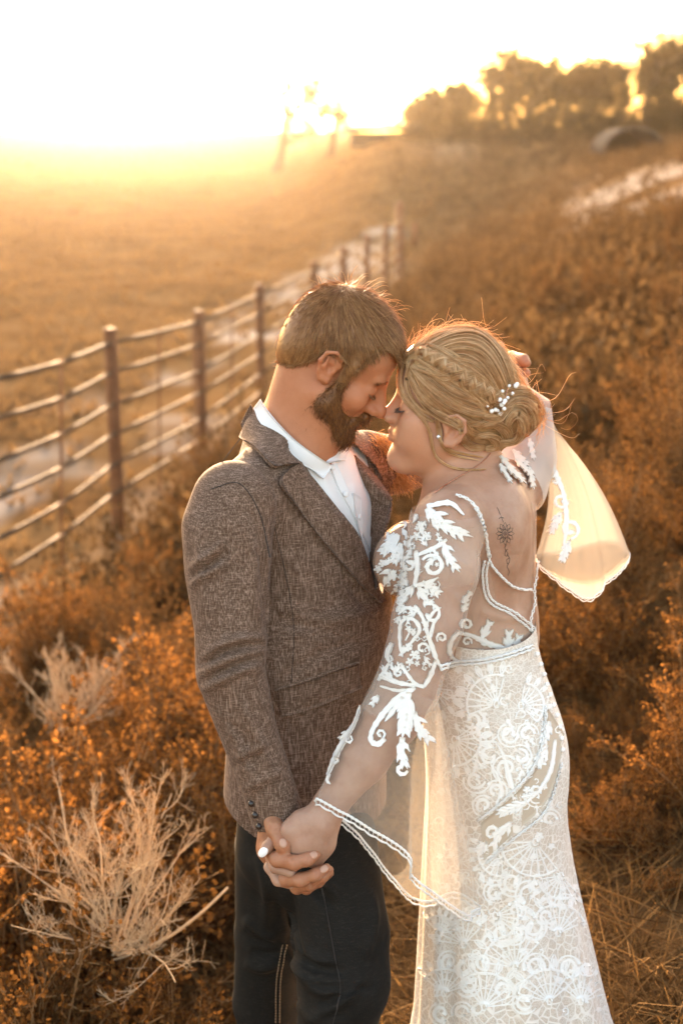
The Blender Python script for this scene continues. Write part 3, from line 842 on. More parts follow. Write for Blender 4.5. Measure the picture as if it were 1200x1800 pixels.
# ---- skin, cloth and hair materials
def skin_mat(name, c1, c2, c3, freckle=0.0):
    t = NT(name); co = t.coords()
    n1 = t.noise(24, 6, co, 0.65); n2 = t.noise(260, 3, co); n3 = t.noise(1100, 2, co)
    c = t.ramp(n1.outputs[0], [(0.3, c1), (0.5, c2), (0.72, c3)])
    red = t.attr('blush'); c = t.mix(t.math('MULTIPLY', red, 0.55), c, (c2[0]*0.92, c2[1]*0.50, c2[2]*0.42))
    if freckle:
        v = t.n('TexVoronoi', Scale=120.0); t.set(v.inputs['Vector'], co)
        f = t.math('MULTIPLY', t.math('LESS_THAN', v.outputs['Distance'], 0.10), t.math('GREATER_THAN', n2.outputs[0], 0.56))
        c = t.mix(t.math('MULTIPLY', f, freckle), c, (c1[0]*0.6, c1[1]*0.45, c1[2]*0.4))
    warm = t.attr('warm_bounce'); c = t.mix(warm, c, (c2[0]*1.32, c2[1]*1.06, c2[2]*0.86))  # warm bounce light painted into the skin colour of head and neck
    p = t.n('BsdfPrincipled', Base__Color=c, Roughness=t.math('MULTIPLY_ADD', n2.outputs[0], 0.25, 0.36), Specular__IOR__Level=0.38,
            Subsurface__Weight=0.22, Subsurface__Radius=(1.0, 0.35, 0.18), Subsurface__Scale=0.010,
            Normal=t.bump(t.math('ADD', n2.outputs[0], n3.outputs[0]), 0.45, 0.0010))
    return t.surf(p)
def hair_mat(name, c1, c2, c3, trans=0.28, rough=0.38, tint=(1.0, 0.85, 0.6)):
    t = NT(name); r = t.isl(); n1 = t.noise(90, 2, t.coords())
    c = t.ramp(t.math('MULTIPLY_ADD', n1.outputs[0], 0.5, t.math('MULTIPLY', r, 0.6)), [(0.15, c1), (0.5, c2), (0.85, c3)])
    p = t.n('BsdfPrincipled', Base__Color=c, Roughness=rough, Specular__IOR__Level=0.5)
    tr = t.n('BsdfTranslucent', Color=t.n('MixRGB', _blend_type='MULTIPLY', Fac=1.0, Color1=c, Color2=tint).outputs[0])
    return t.surf(t.n('MixShader', i0=trans, i1=p.outputs[0], i2=tr.outputs[0]))
def tweed_mat(name, rot=(0, 0, 0), dark=(0.056, 0.029, 0.0165), mid=(0.120, 0.068, 0.042), light=(0.33, 0.22, 0.165)):
    """slubby linen-look suiting: pale flecks running with and across the cloth"""
    t = NT(name)
    v1 = t.noise(1.0, 2, t.coords((600, 600, 46), rot), 0.6); v2 = t.noise(1.0, 2, t.coords((62, 62, 680), rot), 0.6); v3 = t.noise(1.0, 3, t.coords((950, 950, 950), rot))
    big = t.noise(1.0, 3, t.coords((30, 30, 9), rot))
    a = t.math('SMOOTH_MIN', v1.outputs[0], 1.0, 0.0)
    f1 = t.ramp(v1.outputs[0], [(0.47, (0, 0, 0)), (0.66, (1, 1, 1))]); f2 = t.ramp(v2.outputs[0], [(0.50, (0, 0, 0)), (0.70, (1, 1, 1))])
    f = t.math('ADD', t.math('MULTIPLY', f1, 0.60), t.math('MULTIPLY', f2, 0.42), clamp=True)
    base = t.mix(v3.outputs[0], dark, mid)
    base = t.mix(t.math('MULTIPLY', big.outputs[0], 0.45), base, dark)
    c = t.mix(f, base, light)
    h = t.math('ADD', t.math('ADD', v1.outputs[0], v2.outputs[0]), v3.outputs[0])
    p = t.n('BsdfPrincipled', Base__Color=c, Roughness=0.88, Specular__IOR__Level=0.2, Sheen__Weight=0.06, Sheen__Roughness=0.4, Normal=t.bump(h, 0.45, 0.0010))
    return t.surf(p)
def cloth_mat(name, col, trans=0.12, bump=0.25, scale=700, rough=0.85, sheen=0.2, tint=None):
    t = NT(name); co = t.coords((scale, scale, scale)); n1 = t.noise(1.0, 2, co); n2 = t.noise(22, 3, t.coords())
    c = t.mix(t.math('MULTIPLY', n2.outputs[0], 0.35), col, tuple(x*0.86 for x in col))
    p = t.n('BsdfPrincipled', Base__Color=c, Roughness=rough, Specular__IOR__Level=0.25, Sheen__Weight=sheen, Normal=t.bump(n1.outputs[0], bump, 0.0008))
    tr = t.n('BsdfTranslucent', Color=tint or col)
    return t.surf(t.n('MixShader', i0=trans, i1=p.outputs[0], i2=tr.outputs[0]))
def denim_mat(name):
    t = NT(name)
    a = t.noise(1.0, 2, t.coords((900, 900, 60))); b = t.noise(1.0, 2, t.coords((80, 80, 900))); n2 = t.noise(16, 4, t.coords())
    f = t.math('MULTIPLY', t.math('ADD', a.outputs[0], b.outputs[0]), 0.5)
    c = t.ramp(f, [(0.35, (0.004, 0.0032, 0.0024)), (0.55, (0.010, 0.0080, 0.0060)), (0.72, (0.036, 0.029, 0.023))])
    c = t.mix(t.math('MULTIPLY', n2.outputs[0], 0.25), c, (0.020, 0.016, 0.012))
    return t.surf(t.n('BsdfPrincipled', Base__Color=c, Roughness=0.85, Specular__IOR__Level=0.2, Sheen__Weight=0.0, Normal=t.bump(f, 0.4, 0.001)))
def tulle_mat(name, col=(0.86, 0.80, 0.72), opacity=0.25, trans=0.5):
    t = NT(name); n2 = t.noise(18, 3, t.coords())
    d = t.n('BsdfDiffuse', Color=col); tl = t.n('BsdfTranslucent', Color=col)
    m = t.n('MixShader', i0=trans, i1=d.outputs[0], i2=tl.outputs[0])
    lw = t.n('LayerWeight', Blend=0.35)
    op = t.math('ADD', t.math('MULTIPLY', lw.outputs['Facing'], 0.22), opacity, clamp=True)
    tp = t.n('BsdfTransparent')
    return t.surf(t.n('MixShader', i0=op, i1=tp.outputs[0], i2=m.outputs[0]))
def beads_along(pts, r, step, tree=None, lift=0.003):
    q = smooth_path(pts, max(40, len(pts)*20)); seg = np.linalg.norm(np.diff(q, axis=0), axis=1); s = np.concatenate(([0], np.cumsum(seg)))
    u = np.arange(0, s[-1], step); return np.stack([np.interp(u, s, q[:, i]) for i in range(q.shape[1])], 1)
# ================================================================== the groom
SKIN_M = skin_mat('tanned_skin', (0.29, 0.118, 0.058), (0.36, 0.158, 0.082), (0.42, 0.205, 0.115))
M_HAIR_M = hair_mat('brown_hair', (0.19, 0.070, 0.020), (0.39, 0.175, 0.056), (0.68, 0.39, 0.16), 0.38)
M_BEARD = hair_mat('brown_beard', (0.095, 0.032, 0.008), (0.21, 0.076, 0.020), (0.42, 0.18, 0.055), 0.38)
M_TWEED = tweed_mat('grey_tweed')
M_TWEED_A = tweed_mat('grey_tweed_sleeve', (0, 0.10, 0))
M_SHIRT = cloth_mat('white_shirt', (0.80, 0.78, 0.78), 0.10, 0.10, 900)
M_DENIM = denim_mat('charcoal_denim')
M_THREAD = cloth_mat('tan_thread', (0.30, 0.19, 0.10), 0, 0.2)
M_SEAM = cloth_mat('dark_seam', (0.030, 0.022, 0.018), 0, 0.2)
M_BOOT = cloth_mat('brown_leather', (0.07, 0.035, 0.018), 0, 0.2, 300, 0.5, 0)
M_NAIL_M = NT('nail'); M_NAIL_M = M_NAIL_M.surf(M_NAIL_M.n('BsdfPrincipled', Base__Color=(0.46, 0.25, 0.165), Roughness=0.45))
M_NAIL_W = NT('white_nail'); M_NAIL_W = M_NAIL_W.surf(M_NAIL_W.n('BsdfPrincipled', Base__Color=(0.85, 0.82, 0.80), Roughness=0.5))
M_HORN = NT('dark_button'); M_HORN = M_HORN.surf(M_HORN.n('BsdfPrincipled', Base__Color=(0.03, 0.02, 0.016), Roughness=0.3))

class Frame:
    """a head's own axes: forward, left, up (unit) at origin o, scaled s"""
    def __init__(self, o, fwd, up, s):
        self.o = np.asarray(o, float); self.f = unit(fwd); l = np.cross(unit(up), self.f); self.l = unit(l); self.u = np.cross(self.f, self.l); self.s = s
        self.A = np.stack((self.f, self.l, self.u))
    def __call__(self, x, y, z): return self.o+self.s*(x*self.f+y*self.l+z*self.u)
    def inv(self, P): return (np.asarray(P)-self.o)@self.A.T/self.s
def head_solid(S, H, male=True, ear_dz=0.0, ear_dx=0.0):
    s = H.s; A = H.A
    S.ell(H(-0.012, 0, 0.045), np.array((0.099, 0.076, 0.088))*s, A, 0.0)
    S.ell(H(0.045, 0, 0.045), np.array((0.044, 0.060, 0.058))*s, A, 0.02*s)            # forehead
    S.ell(H(0.030, 0, -0.040), np.array((0.060, 0.058, 0.072))*s, A, 0.03*s)           # mid face
    jw = 0.054 if male else 0.049
    for e in (-1, 1):
        S.cone(H(0.004, e*jw, -0.050), H(0.066, e*0.018, -0.100), 0.018*s, 0.019*s, 0.025*s)
        S.ell(H(0.060, e*0.043, -0.022), np.array((0.026, 0.020, 0.022))*s, A, 0.02*s)  # cheekbone
        if not male: S.ell(H(0.060, e*0.036, -0.050), np.array((0.030, 0.024, 0.028))*s, A, 0.02*s)   # full cheek
    S.ell(H(0.076, 0, -0.098), np.array((0.019, 0.022, 0.018))*s, A, 0.018*s)           # chin
    S.ell(H(0.055, 0, -0.085), np.array((0.03, 0.03, 0.022))*s, A, 0.02*s)
    br = 0.012 if male else 0.008
    S.cone(H(0.080, -0.034, 0.026), H(0.080, 0.034, 0.026), br*s, br*s, 0.014*s)       # brow
    for e in (-1, 1):
        S.ell(H(0.1000, e*0.034, 0.007), np.array((0.0165, 0.016, 0.012))*s, A, 0.014*s, 's')   # socket
        S.ell(H(0.0735, e*0.033, 0.004), np.array((0.0155, 0.0160, 0.0140))*s, A, 0.006*s)      # closed lid over eyeball
    # nose
    S.cone(H(0.078, 0, 0.016), H(0.090, 0, -0.024), 0.0105*s, 0.0155*s, 0.012*s)
    if male:
        S.cone(H(0.088, 0, 0.020), H(0.112, 0, -0.020), 0.0075*s, 0.0105*s, 0.012*s)
        S.ell(H(0.114, 0, -0.026), np.array((0.0125, 0.0125, 0.0105))*s, A, 0.006*s)
    else:
        S.cone(H(0.084, 0, 0.016), H(0.103, 0, -0.012), 0.006*s, 0.008*s, 0.012*s)
        S.ell(H(0.1075, 0, -0.0175), np.array((0.0105, 0.0105, 0.0095))*s, A, 0.006*s)
    for e in (-1, 1):
        zz = -0.029 if male else -0.023
        S.ell(H(0.100, e*0.0135, zz), np.array((0.0125, 0.0075, 0.0085))*s, A, 0.006*s)
        S.ell(H(0.103, e*0.0085, zz-0.0105), np.array((0.0055, 0.0036, 0.0040))*s, A, 0.003*s, 's')
    # lips
    zo = 0.0 if male else 0.008
    S.cone(H(0.083, -0.020, -0.060+zo), H(0.083, 0.020, -0.060+zo), 0.010*s, 0.010*s, 0.012*s)
    for e in (-1, 1):
        S.cone(H(0.0945, 0, -0.0555+zo), H(0.085, e*0.020, -0.0600+zo), 0.0058*s, 0.0035*s, 0.004*s)
        S.cone(H(0.0935, 0, -0.0675+zo), H(0.084, e*0.019, -0.0630+zo), 0.0068*s, 0.0038*s, 0.004*s)
        S.cone(H(0.1015, 0, -0.0612+zo), H(0.090, e*0.024, -0.0618+zo), 0.0018*s, 0.0014*s, 0.003*s, 's')
    # ears: rim, bowl, lobe
    for e in (-1, 1):
        x0, z0 = -0.010+ear_dx, 0.002+ear_dz
        c = [(0.008, -0.004), (0.014, 0.012), (0.010, 0.027), (-0.004, 0.032), (-0.018, 0.024), (-0.021, 0.006), (-0.014, -0.012), (-0.004, -0.022), (0.006, -0.022), (0.009, -0.013)]
        yy = [0.070, 0.073, 0.080, 0.086, 0.090, 0.089, 0.084, 0.079, 0.074, 0.071]
        pts = [H(x0+a, e*y, z0+b) for (a, b), y in zip(c, yy)]
        S.ell(H(x0-0.004, e*0.0755, z0+0.004), np.array((0.0165, 0.0065, 0.0270))*s, A, 0.006*s)
        S.chain(pts, [r*s for r in (0.0035, 0.0036, 0.0036, 0.0036, 0.0038, 0.0038, 0.0040, 0.0058, 0.0062, 0.004)], 0.004*s)
        S.ell(H(x0+0.001, e*0.088, z0+0.000), np.array((0.0085, 0.0120, 0.0120))*s, A, 0.005*s, 's')
        S.chain([H(x0-0.011, e*0.083, z0+0.018), H(x0-0.010, e*0.084, z0+0.0), H(x0-0.002, e*0.079, z0-0.011)], [0.003*s]*3, 0.004*s)
        S.ell(H(x0+0.009, e*0.0750, z0-0.001), np.array((0.0040, 0.0045, 0.0060))*s, A, 0.003*s)

# ---- head, neck and hands: one body mesh
GF = 0.985
HG = Frame(W(590, 643, 2.42), (math.cos(math.radians(33))*0.985, -math.cos(math.radians(33))*0.17, -math.sin(math.radians(33))), (0.55, -0.05, 0.84), GF*0.955)
gb_lo = np.array((-0.32, 2.0, 1.15)); 
S = Solid(np.array((HG.o[0]-0.24, HG.o[1]-0.24, HG.o[2]-0.36)), HG.o+np.array((0.24, 0.26, 0.17)), 0.0023)
head_solid(S, HG, True, 0.002, 0.008)
nb = W(512, 770, 2.44)
S.cone(HG(-0.040, 0, -0.030), nb, 0.054, 0.061, 0.035)
S.cone(HG(-0.010, 0, -0.045), W(540, 790, 2.40), 0.045, 0.045, 0.03)
S.cone(nb, W(515, 860, 2.45), 0.062, 0.09, 0.03)
for e, q in ((-1, W(420, 850, 2.30)), (1, W(610, 810, 2.55))): S.cone(nb-np.array((0, 0, 0.03)), q-np.array((0, 0, 0.05)), 0.040, 0.030, 0.03)
HV, HF = S.mesh(2)
# joined hands: his right hand
def hand_chain(S, pts, rs, k=0.006): S.chain([W(*p) for p in pts], rs, k)
lo, hi = W(395, 1620, 2.30), W(640, 1330, 2.0)
Sg = Solid(np.array((-0.24, 1.98, 0.55)), np.array((0.06, 2.36, 0.98)), 0.0022)
hand_chain(Sg, [(470, 1390, 2.20), (496, 1432, 2.185), (484, 1462, 2.175)], [0.030, 0.0265, 0.027], 0.0)
hand_chain(Sg, [(484, 1458, 2.18), (480, 1490, 2.17), (500, 1525, 2.165)], [0.026, 0.026, 0.022], 0.012)
hand_chain(Sg, [(478, 1440, 2.150), (484, 1458, 2.128), (497, 1484, 2.108), (500, 1490, 2.106)], [0.0165, 0.0130, 0.0118, 0.0100], 0.012)   # thumb
hand_chain(Sg, [(470, 1493, 2.150), (488, 1511, 2.108), (516, 1517, 2.088), (540, 1511, 2.086), (556, 1502, 2.094)], [0.0125, 0.0120, 0.0112, 0.0100, 0.0078], 0.008)
hand_chain(Sg, [(488, 1525, 2.160), (503, 1546, 2.122), (528, 1547, 2.096), (555, 1537, 2.090), (574, 1526, 2.096)], [0.0125, 0.0122, 0.0112, 0.0100, 0.0078], 0.006)
hand_chain(Sg, [(508, 1545, 2.175), (522, 1560, 2.140), (545, 1555, 2.116), (566, 1541, 2.108), (579, 1529, 2.112)], [0.0115, 0.0110, 0.0102, 0.0092, 0.0072], 0.005)
hand_chain(Sg, [(520, 1548, 2.190), (538, 1562, 2.160), (560, 1550, 2.140), (580, 1535, 2.132)], [0.0105, 0.0098, 0.0090, 0.0066], 0.005)
hand_chain(Sg, [(470, 1390, 2.20), (430, 1250, 2.21)], [0.030, 0.038], 0.01)     # forearm inside the sleeve
GHV, GHF = Sg.mesh(2)
GHV = ridge(GHV, normals(GHV, GHF), [[(514, 1506), (517, 1517), (514, 1528)], [(538, 1500), (541, 1511), (539, 1520)], [(526, 1537), (529, 1548), (527, 1558)], [(553, 1527), (556, 1537), (554, 1546)], [(474, 1462), (486, 1458), (496, 1454)], [(478, 1467), (488, 1464), (499, 1460)], [(544, 1546), (547, 1556), (545, 1564)]], 2.2, -0.0016)
GHV = ridge(GHV, normals(GHV, GHF), [[(500, 1504), (508, 1512), (510, 1522)], [(508, 1540), (514, 1548), (518, 1556)], [(470, 1442), (478, 1448), (490, 1446)]], 5, 0.0016)
# far left hand, raised
Sf = Solid(W(850, 740, 2.62)-0.06, np.array((0.40, 2.98, 1.92)), 0.0028)
hand_chain(Sf, [(800, 780, 2.80), (868, 700, 2.80), (882, 660, 2.80)], [0.032, 0.028, 0.030], 0.0)
hand_chain(Sf, [(876, 650, 2.79), (880, 628, 2.76), (879, 608, 2.75)], [0.013, 0.011, 0.0085], 0.01)
for pts in ([(884, 648, 2.80), (900, 628, 2.78), (921, 630, 2.74)], [(888, 655, 2.80), (905, 634, 2.77), (925, 638, 2.73)], [(890, 662, 2.80), (912, 650, 2.77), (924, 656, 2.74)]):
    hand_chain(Sf, pts, [0.0125, 0.0115, 0.0090], 0.006)
FHV, FHF = Sf.mesh(1)
# arms and trunk under the clothes join them into one body
Sb = Solid(np.array((-0.36, 2.05, 0.70)), np.array((0.36, 2.98, 1.72)), 0.008)
for a, b, ra, rb in ((W(512, 820, 2.44), W(520, 880, 2.45), 0.05, 0.09), (W(525, 900, 2.45), W(545, 1150, 2.43), 0.10, 0.09), (W(545, 1150, 2.43), W(540, 1420, 2.42), 0.09, 0.10),
                     (W(420, 900, 2.29), W(520, 880, 2.45), 0.035, 0.07), (W(640, 830, 2.58), W(520, 880, 2.45), 0.035, 0.07),
                     (W(405, 900, 2.27), W(412, 1180, 2.21), 0.045, 0.040), (W(412, 1180, 2.21), W(470, 1392, 2.20), 0.040, 0.029),
                     (W(650, 815, 2.60), W(745, 808, 2.75), 0.036, 0.030), (W(745, 808, 2.75), W(866, 702, 2.80), 0.028, 0.026)):
    Sb.cone(a, b, ra, rb, 0.03)
TV, TF = Sb.mesh(1)
groom_feet = np.array((-0.09, 2.47)); gz = float(ground_z(*groom_feet))
groom = empty('person', (groom_feet[0], groom_feet[1], gz))
tag(groom, 'bearded man in grey tweed jacket and dark jeans bowing his head to the bride', 'person')
V, F = cat_mesh([(HV, HF), (GHV, GHF), (FHV, FHF), (TV, TF)])
q = HG.inv(V)
near = np.linalg.norm(q, axis=1) < 0.3
g3 = lambda x, y, z, r: np.exp(-(((q[:, 0]-x)**2+(np.abs(q[:, 1])-y)**2+(q[:, 2]-z)**2)/r**2))*near
blush = 0.75*g3(0.065, 0.045, -0.025, 0.03)+0.9*g3(0.112, 0.0, -0.026, 0.020)+0.8*g3(-0.012, 0.085, 0.0, 0.03)
lips = np.maximum(g3(0.095, 0.005, -0.061, 0.011), 0)
handm = np.exp(-((V-W(530, 1520, 2.1))**2).sum(1)/0.05**2)
blush = np.clip(blush+lips*1.2+handm*0.35, 0, 1)
warm_bounce = 0.75*np.clip(1.2-np.linalg.norm(q-np.array((0.03, 0, -0.04)), axis=1)/0.22, 0, 1)  # mask of the painted bounce light, strongest on the face
g_body = adopt(mk('body', V, F, SKIN_M, attrs={'blush': blush, 'warm_bounce': warm_bounce}), groom)

# ---- nails, each set into the skin of its finger
tocam = lambda p: unit(np.array((0, 0, CAM_H))-p)
def nail(a, b, tree, size, mat, parent, sink=0.0012):
    p, N = project([((a[0]+b[0])/2, (a[1]+b[1])/2), a, b], tree, 0.0)
    x = unit(p[2]-p[1]); z = unit(N[0]+0.5*tocam(p[0])); yv = unit(np.cross(z, x)); z = np.cross(x, yv)
    V, F = ball((0, 0, 0), size, 14, 9)
    return adopt(mk('fingernail', V@np.stack((x, yv, z))+p[0]-z*sink, F, mat), parent)
HANDB = bvh((GHV, GHF))
for a, b in (((495, 1474), (500, 1490)), ((545, 1506), (558, 1499)), ((563, 1532), (576, 1522))):
    nail(a, b, HANDB, (0.0080, 0.0062, 0.0024), M_NAIL_M, groom)

# ---- hair on the head
Sh = Solid(HG.o-0.17, HG.o+0.19, 0.0028)
s = HG.s
Sh.ell(HG(-0.013, 0, 0.048), np.array((0.108, 0.084, 0.097))*s, HG.A, 0.0)
Sh.ell(HG(0.045, 0, 0.062), np.array((0.050, 0.064, 0.052))*s, HG.A, 0.02)
Sh.ell(HG(-0.060, 0, -0.005), np.array((0.052, 0.064, 0.062))*s, HG.A, 0.03)
Sh.cone(HG(0.034, -0.066, 0.03), HG(0.028, -0.069, -0.018), 0.013*s, 0.007*s, 0.012)
Sh.cone(HG(0.034, 0.066, 0.03), HG(0.028, 0.069, -0.018), 0.013*s, 0.007*s, 0.012)
def hairline(P):
    """negative where hair grows"""
    q = HG.inv(P); x, y, z = q[:, 0], np.abs(q[:, 1]), q[:, 2]
    zz = np.interp(x, [-0.12, -0.085, -0.055, -0.032, -0.02, 0.012, 0.02, 0.036, 0.044, 0.056, 0.072, 0.09, 0.12], [-0.055, -0.050, -0.030, 0.006, 0.036, 0.034, -0.012, -0.004, 0.050, 0.078, 0.084, 0.080, 0.078])
    zz = zz+np.where(x > 0.05, (0.02*np.clip(1-(y/0.045)**2, -1, 1))*-0.6, 0)
    return (zz-z)*HG.s
Sh.fn(lambda P: np.maximum(hairline(P), -0.5), HG.o-0.16, HG.o+0.18)
hv, hf = Sh.mesh(2)
g_hair = adopt(mk('hair', hv, hf, M_HAIR_M), groom)
def strands(V, F, H, n, flow, length, r, lift, rng, keep=None, seg=6, wob=0.12, rise=0.0, lenf=None):
    """hair strands rooted on a mesh, combed along flow(local points)->local direction"""
    N = normals(V, F)
    a = np.linalg.norm(np.cross(V[F[:, 1]]-V[F[:, 0]], V[F[:, 2]]-V[F[:, 0]]), axis=1)
    f = rng.choice(len(F), n*2, p=a/a.sum()); wt = rng.dirichlet(np.ones(F.shape[1]), n*2)
    P = (V[F[f]]*wt[..., None]).sum(1); NN = (N[F[f]]*wt[..., None]).sum(1); NN /= np.linalg.norm(NN, axis=1, keepdims=True)+1e-9
    if keep is not None:
        k = keep(H.inv(P)); P, NN = P[k], NN[k]
    P, NN = P[:n], NN[:n]; n = len(P)
    D = flow(H.inv(P), rng)@H.A; D /= np.linalg.norm(D, axis=1, keepdims=True)+1e-9
    D = D-(D*NN).sum(1, keepdims=True)*NN*0.9; D /= np.linalg.norm(D, axis=1, keepdims=True)+1e-9
    jit = rng.normal(0, wob, (n, 3)); L = length*rng.uniform(0.5, 1.25, n)[:, None]
    if lenf is not None: L = L*lenf(H.inv(P))[:, None]
    t_ = np.linspace(0, 1, seg)
    up = (lift*rng.uniform(0.3, 1.5, n))[:, None]
    path = np.stack([P+(D+jit)*L*t+NN*(up*L*math.sin(min(t*1.9, 1.57))*1.0+rise*L*t*t)-NN*0.002 for t in t_], 1)
    R = r*rng.uniform(0.7, 1.2, (n, 1))*np.array([1.0, 1.0, 0.95, 0.85, 0.6, 0.2])[None, :seg]
    return tubes(path, R, 3)
crown = np.array((-0.055, 0.0, 0.125))
def flow_m(q, rng):
    d = q-crown; d[:, 1] *= 0.9
    d = d/(np.linalg.norm(d, axis=1, keepdims=True)+1e-6)
    d[:, 2] -= 0.75*np.clip((0.10-q[:, 2])/0.1, 0, 1); d[:, 0] += 0.35*np.clip(q[:, 2]/0.1, 0, 1)*(q[:, 0] > -0.06)+0.10
    return d+rng.normal(0, 0.06, q.shape)
rng = np.random.default_rng(11)
shrt = lambda q: np.interp(q[:, 0], [-0.1, -0.06, 0.03, 0.07], [0.55, 0.9, 0.9, 0.5])*np.interp(q[:, 2], [-0.05, 0.03, 0.09], [0.35, 0.7, 1.0])
V1, F1 = strands(hv, hf, HG, 21000, flow_m, 0.036, 0.00042, 0.045, rng, lenf=shrt, wob=0.05)
top = lambda q: (q[:, 2] > 0.10) & (q[:, 0] < 0.03)
V2, F2 = strands(hv, hf, HG, 420, lambda q, r: flow_m(q, r)+r.normal(0, 0.5, q.shape)+np.array((0, 0, 0.8)), 0.024, 0.00034, 0.75, rng, top)
V3, F3 = strands(hv, hf, HG, 700, flow_m, 0.014, 0.00028, 0.34, rng)
V, F = cat_mesh([(V1, F1), (V2, F2), (V3, F3)])
o = mk('strands', V, F, M_HAIR_M); o.parent = g_hair
# ---- beard
Sd = Solid(HG.o-0.2, HG.o+0.16, 0.0026)
for e in (-1, 1):
    Sd.cone(HG(0.030, e*0.065, -0.004), HG(0.025, e*0.058, -0.056), 0.008*s, 0.017*s, 0.01)
    Sd.cone(HG(0.024, e*0.054, -0.060), HG(0.066, e*0.024, -0.098), 0.0175*s, 0.021*s, 0.02)
    Sd.cone(HG(0.030, e*0.052, -0.052), HG(0.070, e*0.030, -0.075), 0.018*s, 0.017*s, 0.02)
    Sd.cone(HG(0.094, e*0.004, -0.046), HG(0.082, e*0.026, -0.062), 0.0085*s, 0.0085*s, 0.008)
    Sd.cone(HG(0.082, e*0.026, -0.062), HG(0.070, e*0.030, -0.085), 0.0105*s, 0.018*s, 0.01)
Sd.ell(HG(0.076, 0, -0.102), np.array((0.027, 0.030, 0.022))*s, HG.A, 0.015)
Sd.cone(HG(0.096, -0.010, -0.047), HG(0.096, 0.010, -0.047), 0.0085*s, 0.0085*s, 0.006)
for e in (-1, 1): Sd.cone(HG(0.104, 0, -0.0625), HG(0.092, e*0.016, -0.0635), 0.006*s, 0.004*s, 0.003, 's')
bv, bf = Sd.mesh(3)
g_beard = adopt(mk('beard', bv, bf, M_BEARD), groom)
def flow_b(q, rng):
    d = np.stack((0.35+0*q[:, 0], 0.25*np.sign(q[:, 1]), -1+0*q[:, 0]), 1)
    d[:, 0] += np.clip((q[:, 2]+0.10)*6, -0.4, 0.3)
    return d+rng.normal(0, 0.28, q.shape)
V1, F1 = strands(bv, bf, HG, 8500, flow_b, 0.0105, 0.00040, 0.28, rng, wob=0.28)
V2, F2 = strands(bv, bf, HG, 1500, flow_b, 0.010, 0.00030, 0.75, rng, wob=0.4)
V, F = cat_mesh([(V1, F1), (V2, F2)])
# short stubble hairs from cheek edge to neck
o = mk('strands', V, F, M_BEARD); o.parent = g_beard
# short hairs rooted in the skin soften the edges of beard and hairline
def beard_edge(q):
    x, y, z = q[:, 0], np.abs(q[:, 1]), q[:, 2]
    zz = np.interp(x, [0.0, 0.02, 0.04, 0.06, 0.075], [-0.030, -0.022, -0.040, -0.050, -0.052]); back = np.interp(z, [-0.12, -0.06, -0.02], [0.0, -0.002, 0.016])
    dd = np.minimum(zz-z, x-back); return (dd > -0.014) & (z > -0.125) & (x < 0.09) & (rng.random(len(q)) < np.clip((dd+0.014)/0.03, 0, 1))
V, F = strands(HV, HF, HG, 2600, flow_b, 0.0065, 0.00028, 0.30, rng, beard_edge, wob=0.3); part_ = mk('stubble', V, F, M_BEARD); part_.parent = g_beard
def nape_edge(q):
    P = HG.o+HG.s*(q@HG.A); dd = hairline(P); return (dd > -0.004) & (dd < 0.014) & (q[:, 0] < 0.05) & (np.abs(q[:, 1]) < 0.08) & (rng.random(len(q)) < np.clip(1-dd/0.014, 0, 1)**1.5)
V, F = strands(HV, HF, HG, 1800, flow_m, 0.0075, 0.00026, 0.15, rng, nape_edge, wob=0.15); part_ = mk('stubble', V, F, M_HAIR_M); part_.parent = g_hair
# ---- eyebrows and lashes
def brow(H, mat, parent, n, x, z, ylo, yhi, zr, L, r, seed):
    rng = np.random.default_rng(seed)
    for e in (-1, 1):
        P = []
        u = rng.random(n); y = ylo+(yhi-ylo)*u; zz = z+0.004*np.sin(u*math.pi)-0.003*u+rng.normal(0, zr, n)
        xx = x-0.012*u**2
        p0 = np.stack([H(a, e*b, c) for a, b, c in zip(xx, y, zz)]); d = np.stack((np.full(n, 0.1), e*np.full(n, 0.8), 0.35-0.5*u), 1)+rng.normal(0, 0.2, (n, 3))
        d = d@H.A; t_ = np.linspace(0, 1, 4)
        P = np.stack([p0+d*L*t for t in t_], 1); R = np.array([1, 1, .8, .3])[None]*r*np.ones((len(P), 1))
        adopt(mk('eyebrow', *tubes(P, R, 3), mat), parent)
brow(HG, M_BEARD, groom, 170, 0.0925, 0.026, 0.012, 0.048, 0.0022, 0.009, 0.00032, 5)
def lashes(H, parent, mat, seed, x=0.088, z=0.000, L=0.007):
    rng = np.random.default_rng(seed)
    for e in (-1, 1):
        P = []
        for u in np.linspace(0, 1, 34):
            y = 0.021+0.026*u; xx = x+0.0015-0.010*(u-0.35)**2*2.2; p = H(xx, e*y, z-0.0035*math.sin(u*math.pi))
            d = (np.array((0.8, e*0.25*(u-0.3), -0.55))+rng.normal(0, 0.1, 3))@H.A
            P.append([p, p+d*L*0.5, p+d*L+H.u*0.001])
        P = np.array(P); adopt(mk('eyelash', *tubes(P, np.array([[0.0005, 0.0004, 0.0001]])*np.ones((len(P), 1)), 3), mat), parent)
lashes(HG, groom, M_BEARD, 6)

